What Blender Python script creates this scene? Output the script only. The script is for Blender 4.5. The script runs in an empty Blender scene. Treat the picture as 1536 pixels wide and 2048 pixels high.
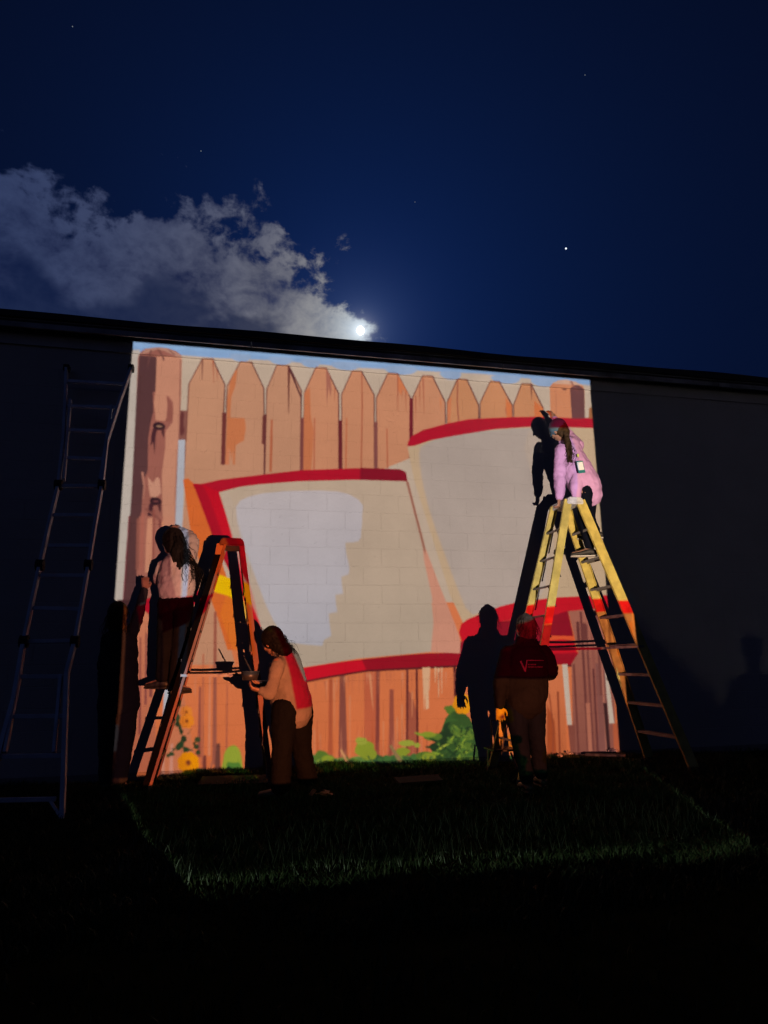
import bpy, bmesh, math, random
import numpy as np
from math import sin, cos, radians, pi, sqrt
from mathutils import Vector, Matrix, noise
random.seed(7)
rng = np.random.default_rng(7)
SC = bpy.context.scene
COL = SC.collection

# ------------------------------------------------------------------ camera
CAM_D, CAM_H = 7.5, 1.18                       # metres in front of the wall, height above the lawn
FPX, PITCH, YAW, ROLL = 1367.0, radians(12.3), radians(12.8), radians(0.74)
cam_d = bpy.data.cameras.new('camera')
cam = bpy.data.objects.new('camera', cam_d)
COL.objects.link(cam)
FV = Vector((sin(YAW)*cos(PITCH), cos(YAW)*cos(PITCH), sin(PITCH)))
RV = Vector((cos(YAW), -sin(YAW), 0.0))
UV_ = RV.cross(FV)
cr, sr = cos(ROLL), sin(ROLL)
camR = RV*cr + UV_*(-sr)
camU = RV*sr + UV_*cr
# image x axis seen in the world is RV*cos - U*sin, image y axis is RV*sin + U*cos
M = Matrix((camR, camU, -FV)).transposed().to_4x4()
M.translation = Vector((0, -CAM_D, CAM_H))
cam.matrix_world = M
cam_d.sensor_fit = 'VERTICAL'
cam_d.sensor_height = 36.0
cam_d.lens = FPX/2048.0*36.0
cam_d.clip_start = 0.05
cam_d.clip_end = 5000
SC.camera = cam

def ray(px, py):
    x, y = px-768.0, -(py-1024.0)
    return FV*FPX + camR*x + camU*y
def at(px, py, Y):
    """world point seen at photo pixel (px,py) on the vertical plane at depth Y"""
    d = ray(px, py); t = (Y+CAM_D)/d.y
    return Vector((0, -CAM_D, CAM_H)) + d*t

# ------------------------------------------------------------------ view
SC.view_settings.view_transform = 'Standard'
SC.view_settings.look = 'None'
SC.view_settings.exposure = 0.0
SC.view_settings.gamma = 1.0
SC.view_settings.use_curve_mapping = False
SC.render.engine = 'CYCLES'
SC.cycles.max_bounces = 4
SC.cycles.diffuse_bounces = 1

def lin(c):
    c = c/255.0
    return c/12.92 if c <= 0.04045 else ((c+0.055)/1.055)**2.4
def L3(r, g, b): return (lin(r), lin(g), lin(b))

# ------------------------------------------------------------------ node helper
class N:
    """tiny expression builder for shader nodes"""
    def __init__(s, nt, sock): s.nt, s.s = nt, sock
    def _m(s, op, *a):
        n = s.nt.nodes.new('ShaderNodeMath'); n.operation = op
        for i, v in enumerate((s,)+a):
            if isinstance(v, N): s.nt.links.new(v.s, n.inputs[i])
            else: n.inputs[i].default_value = v
        return N(s.nt, n.outputs[0])
    def __add__(s, o): return s._m('ADD', o)
    def __sub__(s, o): return s._m('SUBTRACT', o)
    def __mul__(s, o): return s._m('MULTIPLY', o)
    def __truediv__(s, o): return s._m('DIVIDE', o)
    def pw(s, o): return s._m('POWER', o)
    def mx(s, o): return s._m('MAXIMUM', o)
    def mn(s, o): return s._m('MINIMUM', o)
    def f(s, op, *a): return s._m(op, *a)
    def ss(s, a, b):
        n = s.nt.nodes.new('ShaderNodeMapRange'); n.interpolation_type = 'SMOOTHSTEP'
        s.nt.links.new(s.s, n.inputs[0]); n.inputs[1].default_value = a; n.inputs[2].default_value = b
        return N(s.nt, n.outputs[0])
def rgbmix(nt, fac, a, b, mode='MIX'):
    n = nt.nodes.new('ShaderNodeMix'); n.data_type = 'RGBA'; n.blend_type = mode
    def put(sock, v):
        if isinstance(v, N): nt.links.new(v.s, sock)
        elif isinstance(v, (tuple, list)): sock.default_value = tuple(v)[:3]+(1,)
        else: sock.default_value = v
    put(n.inputs[0], fac); put(n.inputs[6], a); put(n.inputs[7], b)
    return N(nt, n.outputs[2])
def noise_tex(nt, vec, scale, detail=4, rough=0.55, dist=0.0):
    n = nt.nodes.new('ShaderNodeTexNoise')
    if vec is not None: nt.links.new(vec.s, n.inputs['Vector'])
    n.inputs['Scale'].default_value = scale; n.inputs['Detail'].default_value = detail
    n.inputs['Roughness'].default_value = rough; n.inputs['Distortion'].default_value = dist
    return N(nt, n.outputs[0])
def combine(nt, x, y, z):
    n = nt.nodes.new('ShaderNodeCombineXYZ')
    for i, v in enumerate((x, y, z)):
        if isinstance(v, N): nt.links.new(v.s, n.inputs[i])
        else: n.inputs[i].default_value = v
    return N(nt, n.outputs[0])

# ------------------------------------------------------------------ night sky with moonlit clouds
MOON_DIR = ray(721, 661).normalized()
W = bpy.data.worlds.new('World'); SC.world = W; W.use_nodes = True
wt = W.node_tree; wt.nodes.clear()
tc = wt.nodes.new('ShaderNodeTexCoord')
sep = wt.nodes.new('ShaderNodeSeparateXYZ'); wt.links.new(tc.outputs['Generated'], sep.inputs[0])
dx, dy, dz = (N(wt, sep.outputs[i]) for i in range(3))
az = dx.f('ARCTAN2', dy)*(180/pi)
el = dz.f('ARCSINE')*(180/pi)
dotn = wt.nodes.new('ShaderNodeVectorMath'); dotn.operation = 'DOT_PRODUCT'
wt.links.new(tc.outputs['Generated'], dotn.inputs[0]); dotn.inputs[1].default_value = MOON_DIR
ang = N(wt, dotn.outputs['Value']).mn(1.0).mx(-1.0).f('ARCCOSINE')*(180/pi)      # degrees from the moon
wide = (ang*(-1/15.0)).f('EXPONENT')
halo = (ang*(-1/2.0)).f('EXPONENT')
core = (ang*(-1/0.42)).f('EXPONENT')
low = el.ss(75, 12)
sky = rgbmix(wt, (wide*0.74+low*0.07).mn(1.0), L3(3, 5, 16), L3(17, 44, 102))
# bank of cloud: everything below a boundary that climbs to the left of the moon
q = combine(wt, az*0.055, el*0.075, 0.0)
n_big = noise_tex(wt, q, 1.7, 3, 0.5, 0.3)
n_mid = noise_tex(wt, q, 4.6, 8, 0.6, 0.35)
n_fine = noise_tex(wt, q, 17.0, 8, 0.62, 0.2)
def billow(scale, detail, dist, off):
    v_ = combine(wt, az*0.055+off, el*0.075+off*0.7, 0.0)
    return (noise_tex(wt, v_, scale, detail, 0.58, dist)-0.5).f('ABSOLUTE')*-4.2+1.0      # rounded lobes split by narrow clefts
b1 = billow(2.1, 5, 0.25, 3.3)
b2 = billow(6.3, 5, 0.3, 7.1)
tt = (az.mx(0.0)/11.6)
eb = tt.pw(2.3)*(-6.9)+33.3
depth = ((eb-el)/2.6).mn(1.15)
dens = depth + (n_mid-0.5)*3.4 + (n_big-0.50)*7.5 + (b1-0.35)*1.5 + (b2-0.35)*0.7 + (n_fine-0.5)*1.2
right_cut = (az+(n_fine-0.5)*4.0+(n_mid-0.5)*5.0).ss(12.9, 11.0)
cl = dens.ss(0.0, 1.0)*right_cut
lit = (ang*(-1/6.4)).f('EXPONENT')
tex = ((b1*0.42+b2*0.26+n_mid*0.55+n_fine*0.22)-0.20).ss(0.16, 1.0)
c_far = rgbmix(wt, tex, L3(8, 18, 55), L3(46, 60, 98))
c_near = rgbmix(wt, tex, L3(36, 50, 94), L3(176, 172, 164))
c_cl = rgbmix(wt, (lit*1.25).mn(1.0), c_far, c_near)
c_glow = rgbmix(wt, (ang*(-1/1.3)).f('EXPONENT').mn(1.0), c_cl, L3(190, 212, 226))
dark_belly = (noise_tex(wt, q, 1.9, 4, 0.55, 0.3)+(eb-el)*0.022).ss(0.54, 0.70)*0.78
c_fin = rgbmix(wt, dark_belly*(ang.ss(1.4, 5.0)), c_glow, L3(15, 28, 62))
mixed = rgbmix(wt, cl*0.95, sky, c_fin)
horizon_fill = el.ss(16, 0)          # warm fill added low in the unseen sky to lift the walls
mixed = rgbmix(wt, 1.0, mixed, rgbmix(wt, horizon_fill, (0, 0, 0), L3(52, 44, 33)), 'ADD')
h1 = rgbmix(wt, 1.0, mixed, rgbmix(wt, (halo*0.34).mn(1.0), (0, 0, 0), L3(110, 130, 165)), 'ADD')
h2 = rgbmix(wt, 1.0, h1, rgbmix(wt, core.mn(1.0), (0, 0, 0), (0.75, 0.70, 0.62)), 'ADD')
bg = wt.nodes.new('ShaderNodeBackground'); wt.links.new(h2.s, bg.inputs[0]); bg.inputs[1].default_value = 1.0
wo = wt.nodes.new('ShaderNodeOutputWorld'); wt.links.new(bg.outputs[0], wo.inputs[0])

# moonlight: from behind the building
sd = bpy.data.lights.new('moonlight', 'SUN'); sd.energy = 0.05; sd.angle = radians(0.5); sd.color = (0.8, 0.88, 1.0)
so = bpy.data.objects.new('moonlight', sd); COL.objects.link(so)
so.rotation_euler = MOON_DIR.to_track_quat('Z', 'Y').to_euler(); so.location = (0, 30, 30)
# distant street lamp across the lawn, behind the camera
ld = bpy.data.lights.new('street_lamp_light', 'POINT'); ld.energy = 225; ld.shadow_soft_size = 0.10; ld.color = (1.0, 0.90, 0.80)
lo = bpy.data.objects.new('street_lamp_light', ld); COL.objects.link(lo); lo.location = (2.0, -24.0, 2.3)

# ------------------------------------------------------------------ materials
MATS = {}
def mat(name, col, rough=0.6, metal=0.0, bump=0.0, bscale=60, var=0.0, vscale=6, spec=0.5, sheen=0.0):
    if name in MATS: return MATS[name]
    m = bpy.data.materials.new(name); m.use_nodes = True; nt = m.node_tree
    p = nt.nodes['Principled BSDF']
    p.inputs['Roughness'].default_value = rough; p.inputs['Metallic'].default_value = metal
    p.inputs['Specular IOR Level'].default_value = spec
    p.inputs['Sheen Weight'].default_value = sheen
    t = nt.nodes.new('ShaderNodeTexCoord'); v = N(nt, t.outputs['Object'])
    c = rgbmix(nt, noise_tex(nt, v, vscale, 5).ss(0.3, 0.7), tuple(x*(1-var) for x in col), tuple(min(1, x*(1+var)) for x in col))
    nt.links.new(c.s, p.inputs['Base Color'])
    if bump:
        b = nt.nodes.new('ShaderNodeBump'); b.inputs['Strength'].default_value = bump; b.inputs['Distance'].default_value = 0.01
        nt.links.new(noise_tex(nt, v, bscale, 6, 0.6).s, b.inputs['Height']); nt.links.new(b.outputs[0], p.inputs['Normal'])
    MATS[name] = m
    return m

def wall_mat(name, base, bstr=0.35):
    m = bpy.data.materials.new(name); m.use_nodes = True; nt = m.node_tree; p = nt.nodes['Principled BSDF']
    g = nt.nodes.new('ShaderNodeNewGeometry'); v = N(nt, g.outputs['Position'])
    n1 = noise_tex(nt, v, 1.3, 5, 0.6); n2 = noise_tex(nt, v, 14, 6, 0.65)
    c = rgbmix(nt, n1.ss(0.3, 0.7), tuple(x*0.93 for x in base), tuple(x*1.04 for x in base))
    c = rgbmix(nt, n2.ss(0.62, 0.78)*0.25, c, tuple(x*0.78 for x in base))
    # old runs and grime in vertical streaks
    sp = nt.nodes.new('ShaderNodeSeparateXYZ'); nt.links.new(v.s, sp.inputs[0])
    st = noise_tex(nt, combine(nt, N(nt, sp.outputs[0])*9.0, 0.0, N(nt, sp.outputs[2])*0.8), 1.0, 4, 0.6)
    c = rgbmix(nt, st.ss(0.62, 0.8)*0.18, c, tuple(x*0.7 for x in base))
    nt.links.new(c.s, p.inputs['Base Color']); p.inputs['Roughness'].default_value = 0.62
    p.inputs['Specular IOR Level'].default_value = 0.35
    vo = nt.nodes.new('ShaderNodeTexVoronoi'); vo.inputs['Scale'].default_value = 2.2
    wv = nt.nodes.new('ShaderNodeVectorMath'); wv.operation = 'ADD'
    nt.links.new(v.s, wv.inputs[0])
    nn = nt.nodes.new('ShaderNodeTexNoise'); nn.inputs['Scale'].default_value = 5; nt.links.new(v.s, nn.inputs['Vector'])
    nt.links.new(nn.outputs[1], wv.inputs[1]); nt.links.new(wv.outputs[0], vo.inputs['Vector'])
    chip = N(nt, vo.outputs[0]).ss(0.06, 0.10)
    hsum = noise_tex(nt, v, 55, 8, 0.65)*0.5 + noise_tex(nt, v, 8, 5, 0.6)*0.9 + chip*0.35
    b = nt.nodes.new('ShaderNodeBump'); b.inputs['Strength'].default_value = bstr; b.inputs['Distance'].default_value = 0.012
    nt.links.new(hsum.s, b.inputs['Height']); nt.links.new(b.outputs[0], p.inputs['Normal'])
    MATS[name] = m
    return m

# ------------------------------------------------------------------ object helpers
def link(o, parent=None):
    COL.objects.link(o)
    if parent is not None:
        o.parent = parent
        o.matrix_parent_inverse = Matrix.Translation(-parent.location)
    return o
def thing(name, label, cat, loc=(0, 0, 0), group=None):
    o = bpy.data.objects.new(name, None); o.location = loc; COL.objects.link(o); o.empty_display_size = 0.1
    o['label'] = label; o['category'] = cat
    if group: o['group'] = group
    return o
def tag(o, label, cat, group=None, kind=None):
    if label: o['label'] = label
    if cat: o['category'] = cat
    if group: o['group'] = group
    if kind: o['kind'] = kind
    return o

class MB:
    def __init__(s): s.v, s.f = [], []
    def add(s, vs, fs):
        k = len(s.v); s.v += [tuple(v) for v in vs]; s.f += [tuple(i+k for i in f) for f in fs]; return s
    def box(s, c, h, R=None):
        c = Vector(c); vs = []
        for x, y, z in ((-1,-1,-1),(1,-1,-1),(1,1,-1),(-1,1,-1),(-1,-1,1),(1,-1,1),(1,1,1),(-1,1,1)):
            p = Vector((x*h[0], y*h[1], z*h[2]))
            vs.append(c + (R @ p if R is not None else p))
        return s.add(vs, [(0,3,2,1),(4,5,6,7),(0,1,5,4),(1,2,6,5),(2,3,7,6),(3,0,4,7)])
    def bar(s, a, b, w, d, side):
        """box beam from a to b, w wide along side, d across"""
        a, b = Vector(a), Vector(b); t = (b-a).normalized(); sd = Vector(side); sd = (sd - t*sd.dot(t)).normalized(); n = t.cross(sd)
        R = Matrix((sd, n, t)).transposed()
        return s.box((a+b)/2, (w/2, d/2, (b-a).length/2), R)
    def channel(s, a, b, w, d, side, open_dir=1, th=0.005):
        """C-section rail: web w wide along side; flanges d deep"""
        a, b = Vector(a), Vector(b); t = (b-a).normalized(); sd = Vector(side); sd = (sd - t*sd.dot(t)).normalized(); n = t.cross(sd)*open_dir
        s.bar(a, b, w, th, sd)
        for k in (-1, 1):
            o = sd*(k*(w/2-th/2)) + n*(d/2)
            s.bar(a+o, b+o, th, d-th, sd)
        return s
    def tube(s, pts, r, n=8, cap=True):
        pts = [Vector(p) for p in pts]
        return s.loft(pts, r, r, (0.31, 0.92, 0.17), n, cap)
    def loft(s, pts, rw, rd, side, n=14, cap=True):
        pts = [Vector(p) for p in pts]; m = len(pts)
        rw = [rw]*m if isinstance(rw, (int, float)) else list(rw); rd = [rd]*m if isinstance(rd, (int, float)) else list(rd)
        if len(rw) != m: rw = list(np.interp(np.linspace(0, 1, m), np.linspace(0, 1, len(rw)), rw))
        if len(rd) != m: rd = list(np.interp(np.linspace(0, 1, m), np.linspace(0, 1, len(rd)), rd))
        sides = [Vector(side)]*m if not isinstance(side, list) else [Vector(x) for x in side]
        rings = []
        T = []
        for i in range(m):
            t = (pts[min(i+1, m-1)]-pts[max(i-1, 0)]).normalized(); T.append(t)
        seq = []
        if cap:
            for k in (0.15, 0.55, 0.85):
                rr = sqrt(1-(1-k)**2); seq.append((pts[0]-T[0]*(min(rw[0], rd[0])*(1-k)), T[0], rw[0]*rr, rd[0]*rr, sides[0]))
        for i in range(m): seq.append((pts[i], T[i], rw[i], rd[i], sides[i]))
        if cap:
            for k in (0.85, 0.55, 0.15):
                rr = sqrt(1-(1-k)**2); seq.append((pts[-1]+T[-1]*(min(rw[-1], rd[-1])*(1-k)), T[-1], rw[-1]*rr, rd[-1]*rr, sides[-1]))
        vs = []
        for p, t, a, b, sdv in seq:
            sd = sdv - t*sdv.dot(t)
            if sd.length < 1e-4: sd = Vector((1, 0, 0)) - t*t.x
            sd.normalize(); bn = t.cross(sd)
            for j in range(n):
                w = 2*pi*j/n; vs.append(p + sd*(cos(w)*a) + bn*(sin(w)*b))
        fs = []
        R = len(seq)
        for i in range(R-1):
            for j in range(n):
                a, b = i*n+j, i*n+(j+1) % n
                fs.append((a, b, b+n, a+n))
        fs.append(tuple(reversed(range(n)))); fs.append(tuple((R-1)*n+j for j in range(n)))
        return s.add(vs, fs)
    def ell(s, c, r, R=None, nu=16, nv=10):
        c = Vector(c); vs = []; fs = []
        for i in range(nv+1):
            ph = pi*i/nv
            for j in range(nu):
                th = 2*pi*j/nu
                p = Vector((r[0]*sin(ph)*cos(th), r[1]*sin(ph)*sin(th), r[2]*cos(ph)))
                vs.append(c + (R @ p if R is not None else p))
        for i in range(nv):
            for j in range(nu):
                a, b = i*nu+j, i*nu+(j+1) % nu
                fs.append((a, a+nu, b+nu, b))
        return s.add(vs, fs)
    def mesh(s, name, smooth=False):
        me = bpy.data.meshes.new(name); me.from_pydata(s.v, [], s.f); me.validate(); me.update()
        if smooth: me.polygons.foreach_set('use_smooth', [True]*len(me.polygons))
        return me
    def build(s, name, m, parent=None, smooth=False, bevel=0.0):
        me = s.mesh(name, smooth); me.materials.append(m)
        o = bpy.data.objects.new(name, me); link(o, parent)
        if bevel:
            b = o.modifiers.new('bevel', 'BEVEL'); b.width = bevel; b.segments = 2; b.limit_method = 'ANGLE'
        return o
    def fuse(s, name, m, parent=None, voxel=0.008, smooth=6, disp=None, disp_scale=0.1, fine=None):
        """merge all the lofts into one continuous skin"""
        me = s.mesh(name); tmp = bpy.data.objects.new(name+'_tmp', me); COL.objects.link(tmp)
        r = tmp.modifiers.new('r', 'REMESH'); r.mode = 'VOXEL'; r.voxel_size = voxel
        sm = tmp.modifiers.new('s', 'SMOOTH'); sm.iterations = smooth; sm.factor = 0.5
        for amp, sc in ([(disp, disp_scale)] if disp else [])+([fine] if fine else []):
            tx = bpy.data.textures.new(name, 'CLOUDS'); tx.noise_scale = sc; tx.noise_depth = 2
            d = tmp.modifiers.new('d', 'DISPLACE'); d.texture = tx; d.strength = amp; d.mid_level = 0.5; d.texture_coords = 'LOCAL'
        dg = bpy.context.evaluated_depsgraph_get(); dg.update()
        out = bpy.data.meshes.new_from_object(tmp.evaluated_get(dg)); out.name = name
        bpy.data.objects.remove(tmp)
        out.polygons.foreach_set('use_smooth', [True]*len(out.polygons))
        out.materials.clear(); out.materials.append(m)
        o = bpy.data.objects.new(name, out); link(o, parent)
        return o

def gz(x, y):
    """height of the lawn: it rises a little towards the foot of the wall"""
    t = max(0.0, min(1.0, (y+2.9)/2.1)); t = t*t*(3-2*t)
    return 0.085*t + 0.014*sin(x*1.7+y*0.8)+0.012*sin(x*0.9-y*2.3)
# ------------------------------------------------------------------ the picture in the projector
# drawn as flat shapes in wall coordinates (metres), then thrown by the lamp below
PROJ = Vector((1.45, -8.9, 0.64))
X0, X1, Z0, Z1 = -1.150, 4.455, -0.375, 4.705
RES = 420                                       # samples per metre, averaged 2x2 afterwards
SW, SH = int((X1-X0)*RES)//2*2, int((Z1-Z0)*RES)//2*2
IMG = np.zeros((SH, SW, 3), np.float32)

def wpt(px, py):
    d = ray(px, py); t = CAM_D/d.y
    return ((d.x*t)-X0)*RES, (CAM_H + d.z*t - Z0)*RES
def cropper(ox, oy, s):
    return lambda pts: [(ox+x/s, oy+y/s) for x, y in pts]
c1 = cropper(200, 660, 2.954); c2 = cropper(700, 680, 2.954); c3 = cropper(200, 1020, 3.339)
c4 = cropper(860, 1000, 3.2); c6 = cropper(440, 900, 3.072); c7 = cropper(600, 1280, 2.327)
z7 = cropper(220, 1180, 4.876); z3 = cropper(200, 1480, 5.12); z4 = cropper(600, 1460, 5.12); z5 = cropper(1100, 1460, 3.523)
c0 = lambda p: p

def smooth_poly(pts, k=2):
    """Chaikin corner cutting for the rounded shapes"""
    for _ in range(k):
        out = []
        for i in range(len(pts)):
            a, b = pts[i], pts[(i+1) % len(pts)]
            out += [(a[0]*.75+b[0]*.25, a[1]*.75+b[1]*.25), (a[0]*.25+b[0]*.75, a[1]*.25+b[1]*.75)]
        pts = out
    return pts
def fill(pts, col, alpha=1.0, grad=None):
    P = np.array(pts, np.float64)
    x0, x1 = max(0, int(P[:, 0].min())), min(SW, int(P[:, 0].max())+2)
    y0, y1 = max(0, int(P[:, 1].min())), min(SH, int(P[:, 1].max())+2)
    if x1 <= x0 or y1 <= y0: return
    inside = np.zeros((y1-y0, x1-x0), bool)
    xs = np.arange(x0, x1)+0.5
    n = len(P)
    for yi in range(y0, y1):
        y = yi+0.5
        a, b = P, np.roll(P, -1, 0)
        m = (a[:, 1] <= y) != (b[:, 1] <= y)
        if not m.any(): continue
        xc = np.sort(a[m, 0] + (y-a[m, 1])*(b[m, 0]-a[m, 0])/(b[m, 1]-a[m, 1]))
        inside[yi-y0] = (np.searchsorted(xc, xs) % 2).astype(bool)
    c = np.array(L3(*col), np.float32)
    if grad is not None:                        # second colour reached at the bottom of the shape
        t = ((np.arange(y1-y0)[::-1])/max(1, y1-y0-1))[:, None, None]
        cc = c*(1-t) + np.array(L3(*grad), np.float32)*t
        cc = np.broadcast_to(cc, (y1-y0, x1-x0, 3))
        reg = IMG[y0:y1, x0:x1]; reg[inside] = reg[inside]*(1-alpha) + cc[inside]*alpha
    else:
        reg = IMG[y0:y1, x0:x1]; reg[inside] = reg[inside]*(1-alpha) + c*alpha
def P(pts, col, sm=0, crop=c0, **k):
    pts = crop(pts)
    if sm: pts = smooth_poly(pts, sm)
    fill([wpt(*p) for p in pts], col, **k)
def line(pts, w, col, crop=c0, **k):
    """stroke of w photo pixels (w may taper: (w0,w1))"""
    pts = crop(pts)
    w0, w1 = (w, w) if not isinstance(w, tuple) else w
    L, R = [], []
    n = len(pts)
    for i, p in enumerate(pts):
        a, b = pts[max(0, i-1)], pts[min(n-1, i+1)]
        dx_, dy_ = b[0]-a[0], b[1]-a[1]; l = math.hypot(dx_, dy_) or 1
        ww = (w0+(w1-w0)*i/(n-1))/2
        L.append((p[0]-dy_/l*ww, p[1]+dx_/l*ww)); R.append((p[0]+dy_/l*ww, p[1]-dx_/l*ww))
    fill([wpt(*p) for p in L+R[::-1]], col, **k)

CREAM = (160, 146, 132); WOOD = (161, 120, 96); WOOD2 = (166, 117, 90); WOOD3 = (165, 116, 84)
GAP = (86, 44, 42); DRIP = (140, 78, 58); RED = (143, 20, 34)
# sky and light ground between the pickets
P([(180, 600), (1320, 650), (1320, 1800), (150, 1800)], CREAM)
P([(180, 640), (1240, 700), (1240, 778), (1100, 762), (960, 748), (840, 742), (700, 735), (560, 722), (430, 716), (300, 706), (180, 700)], (112, 140, 176))
for x, y, w in ((560, 722, 30), (690, 733, 36), (800, 742, 40), (1010, 760, 36), (1085, 766, 30), (900, 752, 26), (620, 728, 24), (480, 716, 26)):
    P([(x-w, y-10), (x+w, y-8), (x+w*.6, y+9), (x-w*.5, y+7)], (122, 142, 170), 2)
P([(180, 640), (1240, 700), (1240, 764), (180, 688)], (118, 150, 186), alpha=0.55)
# lower boards first (the big red-brown field), then everything above
P([(205, 1205), (1300, 1205), (1300, 1700), (150, 1700)], (182, 106, 70), grad=(174, 92, 54))
# ---- pickets, upper part
pk = [(c1, (605,170),(665,172),(525,320),(738,325),(495,885),(715,885), WOOD),
      (c1, (830,188),(895,192),(750,335),(968,345),(733,885),(975,880), WOOD),
      (c1, (1045,208),(1115,212),(985,352),(1190,360),(973,885),(1183,880), WOOD),
      (c1, (1275,222),(1335,225),(1207,372),(1410,378),(1198,880),(1412,880), WOOD2),
      (c1, (1490,243),(1545,245),(1427,382),(1620,385),(1430,900),(1622,900), WOOD2),
      (c2, (225,195),(280,200),(155,345),(358,345),(160,780),(352,700), WOOD2),
      (c2, (430,210),(487,215),(370,340),(563,370),(370,600),(566,560), WOOD2),
      (c2, (635,230),(690,235),(575,365),(760,385),(575,540),(762,520), WOOD3),
      (c2, (830,243),(882,248),(770,370),(958,385),(768,520),(960,520), WOOD3),
      (c2, (1015,258),(1070,262),(967,385),(1142,405),(967,520),(1146,520), WOOD3)]
for cr_, ta, tb, sl, sr_, bl, br, col in pk:
    P([ta, tb, sr_, br, bl, sl], col, crop=cr_)
    mx = (ta[0]+tb[0])/2
    line([bl, sl, ta, tb], 2.0, (92, 48, 44), crop=cr_)
    line([tb, sr_, br], 2.4, (84, 44, 42), crop=cr_)
# backing rail and shadowed gaps
P([(722,490),(745,490),(738,885),(712,885)], (92, 44, 40), crop=c1)
P([(960,508),(985,508),(978,680),(956,675)], (96, 50, 44), crop=c1)
line([(975,500),(970,885)], 3, (82, 40, 40), crop=c1)
P([(1187,520),(1206,520),(1202,885),(1180,885)], (104, 58, 54), crop=c1)
P([(1412,535),(1428,535),(1430,885),(1408,885)], (88, 30, 34), crop=c1)
P([(143,485),(163,485),(164,780),(143,780)], (108, 64, 60), crop=c2)
P([(352,345),(368,345),(370,620),(350,620)], (92, 24, 32), crop=c2)
P([(470,476),(516,478),(505,652),(462,650)], (112, 72, 64), crop=c1)
P([(475,480),(500,490),(490,560),(505,600),(470,640)], (84, 44, 42), 1, crop=c1)
P([(150,455),(210,455),(205,636),(150,636)], (152, 92, 54), crop=c1)
line([(180,545),(205,545)], 2, (80, 40, 30), crop=c1)
# drips and tone patches on the pickets
def drips(cr_, lst, col=DRIP, w=3.0):
    for x, ya, yb in lst: line([(x, ya), (x+2, yb)], (w, 0.6), col, crop=cr_)
line([(606,178),(603,300)], (3, .8), GAP, crop=c1); line([(668,178),(672,318)], (2.5, .7), DRIP, crop=c1); line([(690,235),(694,300)], (2, .6), DRIP, crop=c1)
P([(800,240),(812,235),(800,330),(775,400),(770,520),(855,522),(862,580),(850,655),(805,680),(800,700),(795,880),(785,880),(785,710),(775,780),(768,700),(755,885),(735,885),(748,600),(752,400),(770,300)], (164, 100, 66), crop=c1)
P([(752,700),(768,700),(750,885),(733,885)], (170, 106, 76), crop=c1)
line([(1116,215),(1114,495)], (5, 1.2), (84, 40, 36), crop=c1); line([(1120,230),(1188,400),(1188,470)], (4, 2), (70, 36, 38), crop=c1)
line([(1015,530),(1008,840)], (4, 5), (150, 84, 58), crop=c1)
P([(1207,372),(1240,340),(1245,500),(1262,600),(1258,700),(1245,860),(1200,870)], (164, 100, 68), crop=c1)
line([(1268,520),(1264,860)], 2.4, (150, 84, 60), crop=c1)
P([(1335,225),(1360,270),(1368,360),(1360,400),(1352,330),(1340,440)], (138, 88, 74), crop=c1)
line([(1388,340),(1386,420)], (2, .6), DRIP, crop=c1); line([(1457,520),(1452,850)], (2.4, 3), (160, 92, 64), crop=c1)
line([(70,200),(72,400),(66,770)], (2.5, 3), (146, 84, 62), crop=c2)
line([(283,205),(283,420)], (3, .6), DRIP, crop=c2); line([(308,255),(308,350)], (2.4, .6), DRIP, crop=c2); line([(328,290),(332,430)], (2.4, .6), DRIP, crop=c2)
P([(283,205),(356,340),(350,330),(310,290),(300,330),(286,300)], (172, 104, 70), crop=c2)
line([(218,525),(222,760)], (2, 3), (150, 84, 60), crop=c2)
line([(413,270),(412,400)], (2.4, .6), DRIP, crop=c2); line([(432,225),(438,435)], (3, .6), DRIP, crop=c2); line([(388,330),(388,480)], (2.2, .6), DRIP, crop=c2)
line([(535,350),(538,420)], (2.4, .6), (176, 104, 66), crop=c2)
line([(636,235),(634,370),(642,490)], (2.2, 2.6), (130, 70, 56), crop=c2)
P([(575,370),(600,330),(590,520),(576,520)], (170, 104, 72), crop=c2)
P([(920,345),(956,390),(960,520),(930,520)], (172, 98, 60), crop=c2)
P([(1088,360),(1142,405),(1146,520),(1090,520)], (172, 98, 60), crop=c2)
line([(1070,268),(1074,355)], (3, .8), (86, 48, 44), crop=c2); line([(920,400),(922,450)], (2, .6), DRIP, crop=c2)
# bright left margin
P([(180, 700), (279, 700), (270, 860), (262, 1000), (250, 1200), (160, 1200)], (156, 150, 144))
# ---- left gate post
P([(225,160),(240,130),(268,112),(340,104),(400,110),(450,128),(478,150),(484,175),(480,400),(470,560),(458,850),(446,1020),(440,1130),(436,1359),(160,1359),(190,900),(212,450)], (128, 80, 70), crop=c1)
P([(240,145),(270,112),(345,104),(400,110),(470,145),(484,170),(440,155),(380,125),(330,118),(270,140)], (150, 112, 98), crop=c1)
P([(232,150),(335,160),(335,365),(312,368),(316,480),(300,545),(285,640),(282,830),(262,880),(250,985),(245,1080),(238,1220),(210,1359),(160,1359),(190,900),(212,450)], (72, 46, 46), crop=c1)
P([(335,158),(484,165),(480,400),(470,560),(455,860),(445,1060),(438,1359),(395,1359),(370,1120),(365,850),(385,700),(388,600),(430,545),(432,430),(402,388),(392,540),(330,535),(318,430),(328,365)], (163, 116, 96), crop=c1)
P([(390,383),(412,422),(434,462),(430,525),(408,548),(384,540),(400,500),(398,430)], (122, 74, 64), crop=c1)
P([(282,868),(296,885),(312,905),(335,870),(352,880),(362,965),(330,992),(296,985),(288,940)], (166, 122, 104), crop=c1)
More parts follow.
